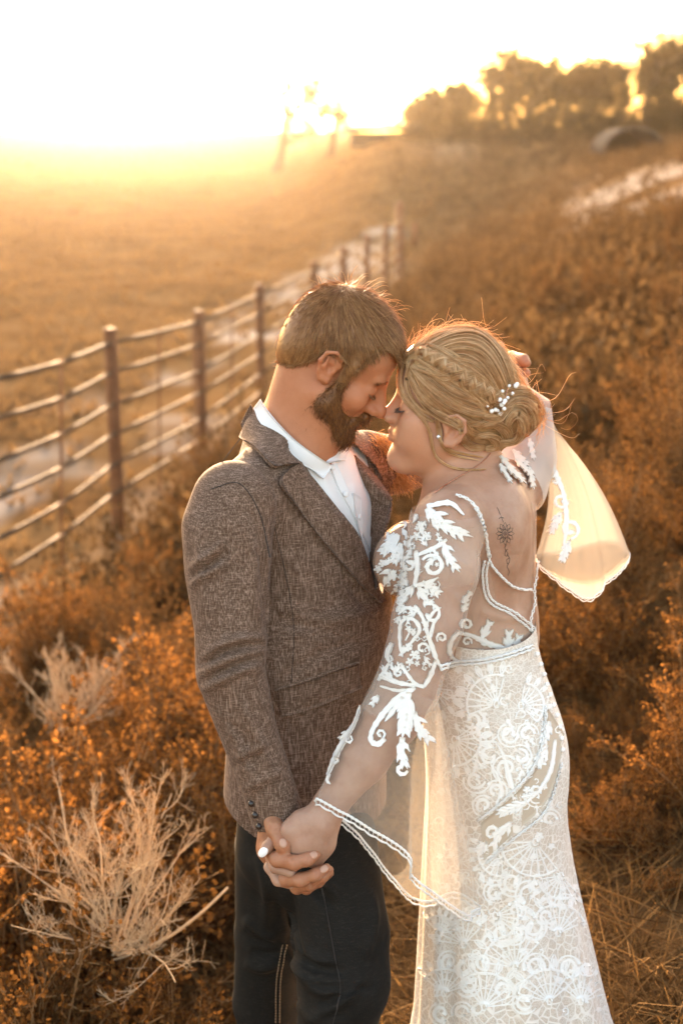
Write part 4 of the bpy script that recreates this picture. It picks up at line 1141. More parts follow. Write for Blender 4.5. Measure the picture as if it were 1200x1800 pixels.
# ---- shirt
AX = unit((0.62, 0.78, 0)); NX = unit((0.78, -0.62, 0))
Ss = Solid(np.array((-0.34, 2.05, 0.62)), np.array((0.30, 2.80, 1.62)), 0.0045)
def trunk(S, d, k=0.05):
    S.cone(W(528, 905, 2.46), W(548, 1130, 2.44), 0.122+d, 0.112+d, 0.0, wide=AX, f=1.42)
    S.cone(W(548, 1130, 2.44), W(537, 1420, 2.43), 0.112+d, 0.122+d, k, wide=AX, f=1.40)
    S.cone(W(415, 885, 2.28), W(515, 800, 2.43), 0.052+d, 0.050+d, k)
    S.cone(W(640, 815, 2.60), W(515, 800, 2.43), 0.052+d, 0.050+d, k)
trunk(Ss, -0.006)
Ss.cone(W(512, 800, 2.44), W(520, 850, 2.45), 0.060, 0.09, 0.04)
Ss.fn(lambda P: W(540, 1290, 2.43)[2]-P[:, 2], (-0.34, 2.05, 0.62), (0.30, 2.80, 1.2))
sv, sf = Ss.mesh(2)
sN = normals(sv, sf)
sv = ridge(sv, sN, [[(590, 830), (612, 880), (640, 960)], [(560, 805), (570, 850), (600, 900)], [(618, 850), (622, 900)]], 7, 0.004)
sv = ridge(sv, sN, [[(575, 800), (595, 860), (645, 950)]], 3, -0.003)
g_shirt = adopt(mk('shirt', sv, sf, M_SHIRT), groom)
# ---- jacket trunk with the opened front
VPOLY = np.array([(440, 712), (452, 728), (497, 781), (552, 841), (608, 911), (634, 950), (662, 1052), (672, 1050), (680, 960), (690, 880), (660, 820), (612, 770), (560, 730), (500, 690)], float)
def poly_sd(p, poly):
    n = len(poly); d = np.full(len(p), 1e9); ins = np.zeros(len(p), bool)
    for i in range(n):
        a, b = poly[i], poly[(i+1) % n]; ab = b-a; t = np.clip(((p-a)@ab)/(ab@ab), 0, 1); d = np.minimum(d, ((p-a-t[:, None]*ab)**2).sum(1))
        c = ((a[1] > p[:, 1]) != (b[1] > p[:, 1])) & (p[:, 0] < (b[0]-a[0])*(p[:, 1]-a[1])/(b[1]-a[1]+1e-12)+a[0]); ins ^= c
    d = np.sqrt(d); return np.where(ins, -d, d)
Sj = Solid(np.array((-0.34, 2.02, 0.60)), np.array((0.34, 2.84, 1.66)), 0.0042)
trunk(Sj, 0.008)
Sj.cone(W(500, 770, 2.46), W(525, 860, 2.46), 0.066, 0.10, 0.04)
Sj.fn(lambda P: np.where((P-W(520, 900, 2.47))@NX > -0.03, -poly_sd(pix(P), VPOLY)/1000.0, -1.0), (-0.3, 2.05, 1.2), (0.3, 2.7, 1.66))
jc = W(500, 745, 2.45)
Sj.fn(lambda P: (P[:, 2]-np.interp(pix(P)[:, 0], [430, 445, 470], [W(430, 735, 2.45)[2], W(446, 716, 2.45)[2], W(470, 700, 2.45)[2]])), (-0.3, 2.05, 1.3), (0.34, 2.84, 1.66))
Sj.fn(lambda P: (np.interp(pix(P)[:, 0], [380, 450, 560, 700], [1352, 1455, 1452, 1440])*0+0.0)+(W(540, 1447, 2.43)[2]+0.022-P[:, 2])+0.55*np.clip(P[:, 0]*-1-0.10, 0, 1), (-0.34, 2.02, 0.6), (0.34, 2.84, 0.95))
jv, jf = Sj.mesh(2)
jN = normals(jv, jf)
jv = ridge(jv, jN, [[(480, 1060), (560, 1085), (640, 1075), (680, 1060)], [(500, 1120), (590, 1100), (660, 1090)]], 12, 0.006)
jv = ridge(jv, jN, [[(478, 1085), (560, 1108), (640, 1098)], [(480, 1210), (560, 1150), (660, 1120)], [(600, 1010), (640, 1060), (665, 1075)]], 10, -0.006)
jv = ridge(jv, jN, [[(490, 960), (520, 1000), (530, 1080)], [(485, 1150), (500, 1250), (500, 1330)], [(600, 1180), (625, 1260), (620, 1340)]], 18, 0.004)
g_jacket = adopt(mk('jacket', jv, jf, M_TWEED), groom)
def part(name, V, F, mat, parent, **kw):
    o = mk(name, V, F, mat, **kw); o.parent = parent
    if parent.type == 'EMPTY': o.matrix_parent_inverse = Matrix.Translation(-Vector(parent.location))
    return o
# sleeves
def sleeve(S, pts, rs, k=0.0): S.chain([W(*p) for p in pts], rs, k)
Sl = Solid(np.array((-0.36, 2.02, 0.80)), np.array((-0.02, 2.52, 1.62)), 0.0040)
sleeve(Sl, [(412, 885, 2.285), (400, 930, 2.27), (400, 1000, 2.25), (407, 1100, 2.22), (405, 1180, 2.20), (438, 1290, 2.19), (470, 1380, 2.185), (489, 1440, 2.18)], [0.072, 0.076, 0.071, 0.0615, 0.0575, 0.0475, 0.0450, 0.0455])
Sl.fn(lambda P: (P-W(487, 1442, 2.18))@unit(W(489, 1440, 2.18)-W(462, 1365, 2.185)), (-0.3, 2.02, 0.8), (0.0, 2.4, 1.0))
Sl.chain([W(478, 1405, 2.183), W(500, 1460, 2.18)], [0.036, 0.038], 0.0, 's')
slv, slf = Sl.mesh(2)
sN = normals(slv, slf)
slv = ridge(slv, sN, [[(345, 1190), (400, 1160), (468, 1140)], [(352, 1160), (410, 1125), (470, 1122)], [(350, 1215), (420, 1180), (462, 1168)], [(330, 1005), (370, 975), (390, 950)], [(334, 1035), (360, 1010), (400, 990)]], 8, 0.011)
slv = ridge(slv, sN, [[(345, 1175), (400, 1142), (468, 1131)], [(348, 1203), (410, 1172), (464, 1154)], [(332, 1020), (370, 992), (400, 968)], [(455, 960), (468, 1040), (470, 1120)]], 6, -0.011)
slv = ridge(slv, sN, [[(380, 1240), (410, 1290), (440, 1370)], [(420, 1230), (455, 1300), (480, 1370)], [(360, 900), (352, 980), (365, 1090)], [(430, 900), (445, 1000), (440, 1090)], [(410, 1330), (440, 1320), (470, 1300)], [(425, 1390), (460, 1372), (500, 1352)]], 9, 0.0065)
slv = ridge(slv, normals(slv, slf), [[(400, 1350), (440, 1340), (478, 1318)], [(390, 1260), (430, 1300), (450, 1360)], [(395, 910), (398, 1000), (405, 1080)]], 7, -0.006)
g_sleeve = part('sleeve', slv, slf, M_TWEED_A, g_jacket)
Sl = Solid(np.array((0.00, 2.40, 1.30)), np.array((0.34, 2.95, 1.86)), 0.0045)
sleeve(Sl, [(640, 818, 2.58), (668, 818, 2.62), (705, 818, 2.68), (752, 806, 2.76), (800, 768, 2.79), (850, 716, 2.80)], [0.066, 0.060, 0.054, 0.049, 0.046, 0.043])
lv_, lf_ = Sl.mesh(2); lN = normals(lv_, lf_)
lv_ = ridge(lv_, lN, [[(640, 772), (650, 810), (645, 850)], [(655, 770), (668, 800), (672, 840)], [(676, 765), (688, 800), (690, 850)]], 6, 0.006)
part('sleeve', lv_, lf_, M_TWEED, g_jacket)
# cuff of the shirt
V, F = tube1([W(486, 1436, 2.18), W(496, 1452, 2.18)], 0.0345, 24, cap=False); part('cuff', V, F, M_SHIRT, g_shirt)
# ---- jacket collar and lapels, draped on jacket and shirt
JB = bvh((jv, jf), (sv, sf)); JJ = bvh((jv, jf))
near_lapel = loft([(497, 802), (522, 840), (560, 905), (600, 965), (640, 1020), (664, 1058)], [(497, 782), (552, 842), (580, 876), (608, 912), (634, 952), (668, 1056)], 34, 10)
near_lapel = loft([(505, 826), (486, 848), (512, 884), (560, 945), (612, 1008), (662, 1062)], [(530, 812), (552, 838), (580, 873), (608, 909), (636, 950), (671, 1060)], 40, 12)
def slab(grid, tree, lift, thick=0.004, y_default=2.3):
    """cloth sheet lying off a surface: crisp edges, own thickness"""
    n, m, _ = grid.shape; P, N = project(grid.reshape(-1, 2), tree, 0.0, y_default)
    N = relax_grid(N.reshape(n, m, 3), 3).reshape(-1, 3); P = relax_grid(P.reshape(n, m, 3), 3).reshape(-1, 3)
    lf = np.broadcast_to(np.asarray(lift, float), (n, m)).reshape(-1, 1)
    V = np.concatenate((P+N*(lf), P+N*(lf-thick))); k = n*m; i = np.arange(k).reshape(n, m)
    q = np.stack((i[:-1, :-1], i[1:, :-1], i[1:, 1:], i[:-1, 1:]), -1).reshape(-1, 4)
    per = np.concatenate((i[:, 0], i[-1, 1:], i[::-1, -1][1:], i[0, ::-1][1:-1])); nx = np.roll(per, -1)
    return V, np.concatenate((q, q[:, ::-1]+k, np.stack((per, nx, nx+k, per+k), 1)))
def relax_grid(G, it):
    G = G.copy()
    for _ in range(it):
        H_ = G.copy(); H_[1:-1] = (G[:-2]+G[2:]+2*G[1:-1])/4; G = H_; H_ = G.copy(); H_[:, 1:-1] = (G[:, :-2]+G[:, 2:]+2*G[:, 1:-1])/4; G = H_
    return G
lf = 0.012*np.ones((40, 13)); lf[:, :2] = 0.006; lf[:, 0] = 0.0035
V, F = slab(near_lapel, JJ, 0.011, 0.006); part('lapel', V, F, M_TWEED, g_jacket)
collar = loft([(424, 742), (432, 775), (452, 800), (474, 826), (494, 822)], [(441, 708), (452, 728), (474, 755), (505, 790), (532, 816)], 26, 8)
V, F = slab(collar, JJ, 0.014, 0.007); part('collar', V, F, M_TWEED, g_jacket)
# far lapel: a sheet standing off the chest
def sheet(rows, n=22, m=10, thick=0.004):
    """rows of (px,py,y) control points -> smooth double-sided cloth sheet"""
    C = np.array([[W(*p) for p in r] for r in rows]); a = np.stack([smooth_path(r, n) for r in C]); G = np.stack([smooth_path(a[:, j], m) for j in range(n)], 1)
    return grid_slab(G, thick)
def grid_slab(G, thick):
    m, n, _ = G.shape; du = np.gradient(G, axis=0); dv = np.gradient(G, axis=1); N = np.cross(du, dv); N /= np.linalg.norm(N, axis=2, keepdims=True)+1e-12
    V = np.concatenate(((G+N*thick/2).reshape(-1, 3), (G-N*thick/2).reshape(-1, 3))); k = m*n; i = np.arange(k).reshape(m, n)
    q = np.stack((i[:-1, :-1], i[1:, :-1], i[1:, 1:], i[:-1, 1:]), -1).reshape(-1, 4)
    per = np.concatenate((i[:, 0], i[-1, 1:], i[::-1, -1][1:], i[0, ::-1][1:-1])); nx = np.roll(per, -1)
    return V, np.concatenate((q, q[:, ::-1]+k, np.stack((per, nx, nx+k, per+k), 1)))
V, F = sheet([[(609, 786, 2.50), (634, 822, 2.47), (666, 858, 2.455), (687, 878, 2.45), (684, 908, 2.42), (672, 950, 2.40), (664, 1030, 2.38)],
              [(608, 806, 2.51), (618, 840, 2.49), (640, 872, 2.47), (656, 905, 2.45), (660, 940, 2.43), (660, 980, 2.41), (660, 1040, 2.39)],
              [(606, 830, 2.53), (612, 850, 2.52), (626, 880, 2.50), (634, 915, 2.48), (642, 950, 2.455), (650, 990, 2.43), (658, 1045, 2.40)]], 30, 10)
part('lapel', V, F, M_TWEED, g_jacket)
V, F = sheet([[(612, 783, 2.52), (640, 815, 2.52), (670, 850, 2.50), (689, 880, 2.455)], [(611, 787, 2.495), (636, 823, 2.465), (667, 859, 2.45), (687, 879, 2.448)], [(611, 800, 2.50), (630, 840, 2.47), (656, 872, 2.452), (684, 893, 2.445)]], 20, 8)
part('lapel', V, F, M_TWEED, g_jacket)
# shirt collar and placket
V, F = slab(loft([(446, 716), (470, 752), (510, 792), (546, 828), (566, 842)], [(458, 700), (490, 742), (522, 775), (552, 798), (577, 815)], 26, 6), bvh((sv, sf), (HV, HF)), 0.010, 0.005)
part('collar', V, F, M_SHIRT, g_shirt)
V, F = sheet([[(553, 789, 2.40), (572, 787, 2.40), (592, 785, 2.425), (612, 785, 2.46)], [(560, 802, 2.385), (577, 800, 2.385), (594, 797, 2.41), (610, 797, 2.445)], [(568, 815, 2.372), (581, 813, 2.372), (595, 810, 2.395), (607, 809, 2.43)]], 14, 8, 0.003)
part('collar', V, F, M_SHIRT, g_shirt)
SB = bvh((sv, sf))
V, F = slab(loft([(573, 812), (590, 850), (618, 900), (655, 985)], [(586, 806), (602, 846), (628, 896), (664, 980)], 24, 4), SB, 0.003, 0.003); part('placket', V, F, M_SHIRT, g_shirt)
for (a, b) in ((581, 822), (606, 868), (628, 908)):
    p, N = project([(a, b)], SB, 0.005); V, F = ball((0, 0, 0), (0.0055, 0.0055, 0.0018), 12, 6)
    z = N[0]; x = unit(np.cross(z, (0, 0, 1))); yv = np.cross(z, x); part('button', V@np.stack((x, yv, z))+p[0], F, M_SHIRT, g_shirt)
V, F = slab(loft([(617, 868), (622, 905), (632, 948)], [(630, 876), (631, 905), (633, 940)], 10, 4), SB, 0.005, 0.003); part('pocket', V, F, M_SHIRT, g_shirt)
# pocket flap, seams
V, F = slab(loft([(490, 1212), (540, 1196), (590, 1178), (625, 1168)], [(496, 1258), (545, 1244), (600, 1222), (632, 1208)], 24, 6), JJ, 0.0055, 0.005); part('pocket_flap', V, F, M_TWEED, g_jacket)
V, F = lay(stroke([(484, 1213), (540, 1194), (590, 1176), (628, 1164)], 4, 24, 4), JJ, 0.006); part('pocket_welt', V, F, M_TWEED, g_jacket)
def seam(pts, tree, w, lift, mat, parent, name='seam'):
    V, F = lay(stroke(pts, w), tree, lift, -0.001); return part(name, V, F, mat, parent)
seam([(478, 910), (500, 1000), (516, 1100), (512, 1200)], JJ, 1.6, 0.0012, M_SEAM, g_jacket)
seam([(432, 758), (400, 800), (366, 848)], JJ, 1.4, 0.0012, M_SEAM, g_jacket)
seam([(371, 860), (420, 850), (455, 900), (474, 980)], bvh((jv, jf), (slv, slf)), 1.6, 0.0016, M_SEAM, g_jacket)
SLB = bvh((slv, slf))
for (a, b) in ((449, 1432), (456, 1452), (442, 1412)):
    p, N = project([(a, b)], SLB, 0.001); part('cuff_button', *[(lambda r: (r[0]+p[0], r[1]))(ball((0, 0, 0), (0.006, 0.006, 0.006), 10, 6))][0], M_HORN, g_jacket)

# ---- jeans and boots
Sp = Solid(np.array((-0.26, 2.05, -0.05)), np.array((0.20, 2.85, 1.12)), 0.0055)
hipz = W(530, 1440, 2.43)
Sp.cone(W(538, 1330, 2.43), W(535, 1470, 2.43), 0.104, 0.112, 0.0, wide=AX, f=1.32)
Sp.chain([W(575, 1490, 2.36), W(602, 1640, 2.30), W(604, 1725, 2.27)], [0.092, 0.084, 0.078], 0.05)
kn = W(604, 1725, 2.27); fr = np.array((-0.045, 2.40))
Sp.chain([kn, np.array((-0.04, 2.37, gz+0.28)), np.array((-0.05, 2.42, gz+0.07))], [0.078, 0.066, 0.062], 0.03)
Sp.chain([W(488, 1490, 2.46), W(474, 1640, 2.50), W(466, 1760, 2.53), np.array((-0.14, 2.56, gz+0.30)), np.array((-0.14, 2.60, gz+0.07))], [0.082, 0.068, 0.064, 0.062, 0.060], 0.03)
pv_, pf_ = Sp.mesh(2); pN = normals(pv_, pf_)
pv_ = ridge(pv_, pN, [[(505, 1620), (540, 1680), (600, 1690)], [(500, 1660), (545, 1715), (610, 1725)], [(515, 1690), (560, 1740), (640, 1745)], [(640, 1720), (600, 1760), (540, 1790)], [(430, 1610), (450, 1640), (490, 1650)], [(428, 1690), (460, 1700), (500, 1690)], [(650, 1560), (655, 1620), (640, 1690)], [(450, 1500), (470, 1560), (465, 1640)], [(540, 1480), (560, 1540), (600, 1580)], [(520, 1760), (560, 1790), (620, 1800)]], 9, 0.012)
pv_ = ridge(pv_, normals(pv_, pf_), [[(502, 1640), (545, 1698), (605, 1708)], [(510, 1560), (512, 1620), (530, 1680)], [(430, 1630), (460, 1660), (500, 1668)], [(660, 1735), (610, 1745), (560, 1770)], [(440, 1670), (470, 1680), (505, 1675)], [(530, 1500), (550, 1560), (590, 1600)]], 7, -0.012)
g_jeans = adopt(mk('jeans', pv_, pf_, M_DENIM), groom)
PB = bvh((pv_, pf_))
seam([(555, 1500), (570, 1580), (588, 1680), (598, 1740), (585, 1800)], PB, 2.2, 0.0022, M_SEAM, g_jeans)
for dx in (0, 7):
    pts = beads_along([(497+dx, 1660), (486+dx, 1720), (484+dx, 1800)], 1, 5.0)
    segs = []
    for i in range(len(pts)-1):
        a, b = pts[i], pts[i]+(pts[i+1]-pts[i])*0.65
        q, N = project([a, (a+b)/2, b], PB, 0.0012); segs.append(q)
    V, F = tubes(np.array(segs), np.full((len(segs), 3), 0.0011), 4); part('stitching', V, F, M_THREAD, g_jeans)
for (x, y, dx) in ((-0.03, 2.40, 0.10), (-0.125, 2.58, 0.09)):
    So = Solid(np.array((x-0.12, y-0.16, gz-0.03)), np.array((x+0.26, y+0.12, gz+0.34)), 0.006)
    g2 = float(ground_z(x, y))
    So.cone((x-0.01, y, gz+0.26), (x-0.01, y, gz+0.07), 0.052, 0.048, 0.0); So.cone((x-0.02, y, g2+0.050), (x+0.16, y-0.07, g2+0.038), 0.046, 0.036, 0.03); So.cone((x-0.03, y, g2+0.02), (x-0.02, y, g2+0.05), 0.04, 0.045, 0.02)
    So.fn(lambda P: (g2+0.004)-P[:, 2], (x-0.12, y-0.16, gz-0.03), (x+0.26, y+0.12, gz+0.1))
    adopt(mk('boot', *So.mesh(1), M_BOOT), groom)
# ================================================================== the bride
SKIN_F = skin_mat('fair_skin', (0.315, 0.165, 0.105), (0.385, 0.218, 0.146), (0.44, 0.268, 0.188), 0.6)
M_BLOND = hair_mat('blond_hair', (0.46, 0.225, 0.082), (0.78, 0.46, 0.205), (0.96, 0.73, 0.44), 0.40, 0.34)
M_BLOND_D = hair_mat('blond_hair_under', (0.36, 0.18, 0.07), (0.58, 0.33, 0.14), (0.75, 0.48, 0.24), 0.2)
M_BLOND_K = hair_mat('dark_lash', (0.05, 0.022, 0.010), (0.07, 0.03, 0.014), (0.09, 0.04, 0.02), 0.0)
M_LACE = cloth_mat('white_lace', (0.90, 0.875, 0.84), 0.16, 0.5, 500, 0.8, 0.1)
M_LACE_S = cloth_mat('skirt_lace', (0.94, 0.91, 0.87), 0.08, 0.5, 500, 0.8, 0.1, (0.92, 0.82, 0.70))
M_LACE2 = cloth_mat('ivory_lace', (0.78, 0.73, 0.67), 0.2, 0.5, 500, 0.8, 0.1)
M_TULLE = tulle_mat('tulle', (0.88, 0.82, 0.75), 0.13, 0.35)
M_TULLE_B = tulle_mat('bell_tulle', (0.80, 0.73, 0.63), 0.12, 0.40)
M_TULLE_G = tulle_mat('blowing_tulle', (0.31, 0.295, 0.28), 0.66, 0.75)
M_ILLUSION = tulle_mat('illusion_tulle', (0.80, 0.60, 0.46), 0.20, 0.3)
M_SATIN = cloth_mat('nude_satin', (0.56, 0.45, 0.34), 0.05, 0.1, 400, 0.55, 0.1)
M_PEARL = NT('pearl'); M_PEARL = M_PEARL.surf(M_PEARL.n('BsdfPrincipled', Base__Color=(0.86, 0.83, 0.80), Roughness=0.18, Coat__Weight=0.5))
M_GEM = NT('gem'); M_GEM = M_GEM.surf(M_GEM.n('BsdfPrincipled', Base__Color=(0.9, 0.9, 0.92), Roughness=0.05, Metallic=0.7))
M_ROSEGOLD = NT('rose_gold'); M_ROSEGOLD = M_ROSEGOLD.surf(M_ROSEGOLD.n('BsdfPrincipled', Base__Color=(0.62, 0.30, 0.19), Roughness=0.25, Metallic=1.0))
M_INK = NT('tattoo_ink'); M_INK = M_INK.surf(M_INK.n('BsdfPrincipled', Base__Color=(0.055, 0.036, 0.030), Roughness=0.6))

HB_ = Frame(W(786, 719, 2.42), (-0.990, -0.06, 0.10), (0.10, -0.02, 0.995), 0.975)
AXB = unit((0.38, 0.92, 0)); NBK = unit((0.92, -0.38, 0))
S = Solid(np.array((-0.165, 2.00, 0.72)), np.array((0.40, 2.86, 1.86)), 0.0027)
head_solid(S, HB_, False, -0.026, 0.010)
S.cone(HB_(-0.040, 0, -0.030), W(828, 868, 2.44), 0.050, 0.058, 0.03)
S.cone(HB_(0.010, 0, -0.060), W(812, 868, 2.41), 0.042, 0.048, 0.03)
S.ell(HB_(0.040, 0, -0.092), np.array((0.036, 0.034, 0.020)), HB_.A, 0.02)
S.cone(W(832, 925, 2.44), W(840, 1110, 2.425), 0.104, 0.096, 0.04, wide=AXB, f=1.42)
S.cone(W(840, 1110, 2.425), W(850, 1215, 2.43), 0.094, 0.090, 0.03, wide=AXB, f=1.35)
S.cone(W(790, 910, 2.275), W(835, 868, 2.43), 0.046, 0.052, 0.05)
S.cone(W(905, 858, 2.585), W(835, 868, 2.43), 0.046, 0.052, 0.05)
S.ell(W(868, 930, 2.36), (0.060, 0.06, 0.085), None, 0.05)
S.ell(W(722, 988, 2.335), (0.062, 0.058, 0.062), None, 0.04); S.ell(W(726, 975, 2.53), (0.062, 0.058, 0.062), None, 0.04)
ARM = [(782, 925, 2.265), (774, 1000, 2.240), (752, 1090, 2.220), (716, 1205, 2.195), (690, 1262, 2.182), (640, 1335, 2.162), (582, 1412, 2.140)]
ARM_R = [0.053, 0.056, 0.052, 0.046, 0.0455, 0.0385, 0.0270]
S.chain([W(*p) for p in ARM], ARM_R, 0.03)
S.chain([W(905, 850, 2.60), W(955, 770, 2.68), W(962, 745, 2.70), W(905, 690, 2.745)], [0.050, 0.044, 0.040, 0.024], 0.03)
# her left hand in his
hand_chain(S, [(582, 1412, 2.14), (562, 1446, 2.128), (540, 1474, 2.128), (520, 1492, 2.132)], [0.0265, 0.0300, 0.0330, 0.0270], 0.012)
hand_chain(S, [(566, 1440, 2.128), (562, 1480, 2.122), (552, 1506, 2.126)], [0.024, 0.0245, 0.0190], 0.012)
hand_chain(S, [(530, 1446, 2.125), (512, 1460, 2.120), (503, 1475, 2.118)], [0.022, 0.016, 0.012], 0.012)
hand_chain(S, [(506, 1470, 2.135), (482, 1476, 2.128), (470, 1489, 2.120), (459, 1502, 2.118)], [0.0110, 0.0100, 0.0092, 0.0068], 0.006)
hand_chain(S, [(512, 1492, 2.140), (478, 1508, 2.128), (484, 1525, 2.112), (512, 1534, 2.106)], [0.0115, 0.0105, 0.0095, 0.0080], 0.005)
hand_chain(S, [(518, 1500, 2.150), (474, 1524, 2.140), (488, 1548, 2.124), (510, 1556, 2.120)], [0.0110, 0.0095, 0.0088, 0.0070], 0.005)
# her right hand, raised, in his left
hand_chain(S, [(905, 690, 2.745), (900, 668, 2.75), (896, 648, 2.752)], [0.023, 0.026, 0.021], 0.012)
for pts in ([(894, 648, 2.755), (886, 640, 2.80), (884, 656, 2.83)], [(900, 648, 2.755), (903, 641, 2.80), (900, 660, 2.83)]): hand_chain(S, pts, [0.010, 0.009, 0.008], 0.006)
BV, BF = S.mesh(2)
bN = normals(BV, BF)
BV = ridge(BV, bN, [[(940, 900), (925, 960), (915, 1030), (912, 1080)]], 9, -0.004)         # spine
BV = ridge(BV, bN, [[(880, 900), (900, 930), (905, 975)]], 16, 0.005)                       # shoulder blade
BV = ridge(BV, bN, [[(840, 1075), (880, 1085), (925, 1082)]], 8, 0.004)
bride_feet = np.array((0.19, 2.46)); bz = float(ground_z(*bride_feet))
bride = empty('person', (bride_feet[0], bride_feet[1], bz))
tag(bride, 'bride in white lace gown with braided blond updo touching foreheads with the man', 'person')
q = HB_.inv(BV); near = np.linalg.norm(q, axis=1) < 0.25
blush = 0.75*g3(0.066, 0.040, -0.040, 0.032)+0.6*g3(0.107, 0, -0.018, 0.016)+0.7*g3(-0.012, 0.085, -0.026, 0.03)+1.2*g3(0.093, 0.004, -0.053, 0.012)
ph = np.exp(-((BV-W(520, 1480, 2.12))**2).sum(1)/0.04**2)
b_body = adopt(mk('body', BV, BF, SKIN_F, attrs={'blush': np.clip(blush+0.3*ph, 0, 1), 'warm_bounce': 1.0*np.clip(1.25-np.linalg.norm(q-np.array((0.05, 0, -0.04)), axis=1)/0.17, 0, 1)}), bride)
BB = bvh((BV, BF))
# white nail
nail((468, 1492), (456, 1505), BB, (0.0112, 0.0072, 0.0034), M_NAIL_W, bride)
brow(HB_, M_BLOND_D, bride, 130, 0.0895, 0.026, 0.012, 0.046, 0.0014, 0.007, 0.00026, 8)
lashes(HB_, bride, M_BLOND_K, 9, 0.0885, 0.000, 0.009)
# ---- hair: cap, bun, locks
s = HB_.s
Sh = Solid(HB_.o-np.array((0.14, 0.15, 0.13)), HB_.o+np.array((0.24, 0.15, 0.18)), 0.003)
Sh.ell(HB_(-0.014, 0, 0.046), np.array((0.106, 0.083, 0.096))*s, HB_.A, 0.0)
Sh.ell(HB_(0.044, 0, 0.060), np.array((0.048, 0.062, 0.050))*s, HB_.A, 0.02)
Sh.ell(HB_(-0.050, 0, 0.010), np.array((0.056, 0.070, 0.060))*s, HB_.A, 0.03)
def hairline_f(P):
    q = HB_.inv(P); x, y, z = q[:, 0], np.abs(q[:, 1]), q[:, 2]
    zz = np.interp(x, [-0.12, -0.09, -0.055, -0.030, -0.020, 0.006, 0.020, 0.030, 0.052, 0.064, 0.075, 0.09, 0.12], [-0.060, -0.062, -0.058, -0.020, 0.004, 0.012, 0.012, 0.004, 0.022, 0.044, 0.062, 0.078, 0.080])
    return (zz-z)*s
Sh.fn(hairline_f, HB_.o-np.array((0.14, 0.15, 0.13)), HB_.o+np.array((0.16, 0.15, 0.18)))
Sh.ell(W(898, 722, 2.42), (0.046, 0.050, 0.046), None, 0.012); Sh.ell(W(868, 752, 2.42), (0.034, 0.042, 0.030), None, 0.015)
Sh.ell(W(845, 770, 2.42), (0.028, 0.040, 0.020), None, 0.015)
cv, cf = Sh.mesh(2)
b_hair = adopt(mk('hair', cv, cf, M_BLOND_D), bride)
CB = bvh((cv, cf), (BV, BF))
rngb = np.random.default_rng(21)
def lock(pts, width, n=60, lift=0.004, r=0.00040, twist=1.5, seg=20, taper=(0.35, 1.0, 0.5), tree=None, wob=0.10, depth=0.6, path3=None):
    q = smooth_path(pts, seg) if path3 is None else None
    if path3 is None:
        P, N = project(q, tree or CB, 0.0, 2.35); P = relax_grid(P[:, None], 2)[:, 0] if False else np.stack([np.convolve(np.pad(P[:, i], 2, 'edge'), np.ones(5)/5, 'valid') for i in range(3)], 1)
        N = np.stack([np.convolve(np.pad(N[:, i], 3, 'edge'), np.ones(7)/7, 'valid') for i in range(3)], 1); N /= np.linalg.norm(N, axis=1, keepdims=True)
    else: P, N = path3
    T = np.gradient(P, axis=0); T /= np.linalg.norm(T, axis=1, keepdims=True); Sd = np.cross(T, N); Sd /= np.linalg.norm(Sd, axis=1, keepdims=True)
    t = np.linspace(0, 1, seg); wd = width/1030.0*0.5*np.interp(t, [0, 0.5, 1], taper)
    ang = rngb.uniform(0, 2*math.pi, n); rad = np.sqrt(rngb.random(n))
    out = []
    for j in range(n):
        a = ang[j]+twist*t; ww = 1+wob*np.sin(t*rngb.uniform(4, 11)+rngb.uniform(0, 6))
        off = Sd*(rad[j]*np.cos(a)*wd*ww)[:, None]+N*(rad[j]*np.sin(a)*wd*depth*ww+lift+wd*depth*0.5)[:, None]
        out.append(P+off)
    R = r*rngb.uniform(0.7, 1.25, (n, 1))*np.interp(t, [0, 0.1, 0.85, 1], [0.7, 1, 1, 0.3])[None]
    return tubes(np.array(out), R, 3)
def hairpart(name, parts, mat=M_BLOND, parent=None):
    V, F = cat_mesh(parts); return part(name, V, F, mat, parent or b_hair)
# swept crown
crownl = [lock(p, w_, n_, 0.002, twist=tw) for p, w_, n_, tw in (
    ([(722, 618), (760, 592), (810, 580), (855, 596), (888, 640), (898, 690)], 26, 110, 0.5),
    ([(735, 622), (780, 598), (830, 592), (870, 622), (892, 675)], 26, 110, 0.5),
    ([(745, 630), (795, 606), (840, 612), (872, 650), (888, 690)], 26, 110, 0.6),
    ([(760, 634), (808, 616), (846, 632), (868, 668), (882, 700)], 26, 100, 0.6),
    ([(775, 640), (815, 632), (846, 650), (866, 680), (876, 706)], 22, 90, 0.7),
    ([(715, 626), (745, 604), (790, 586), (830, 582)], 18, 80, 0.4),
    ([(830, 584), (868, 606), (892, 648), (902, 690)], 20, 80, 0.4))]
hairpart('crown_sweep', crownl)
# side sweep from the temple back under the braid
side = [lock(p, w_, n_, 0.002, twist=tw) for p, w_, n_, tw in (
    ([(722, 640), (745, 668), (785, 700), (830, 722), (870, 728)], 26, 100, 0.8),
    ([(730, 650), (752, 690), (790, 718), (835, 742), (870, 745)], 24, 100, 0.8),
    ([(722, 655), (742, 700), (775, 728), (815, 752), (850, 765)], 22, 90, 0.9),
    ([(745, 650), (785, 678), (825, 700), (862, 715)], 24, 100, 0.8),
    ([(790, 722), (815, 748), (838, 770), (862, 775)], 20, 80, 0.8),
    ([(806, 735), (812, 765), (828, 785), (855, 785)], 18, 70, 0.6),
    ([(716, 632), (726, 672), (748, 702), (778, 722), (806, 733)], 18, 80, 0.8))]
hairpart('side_sweep', side)
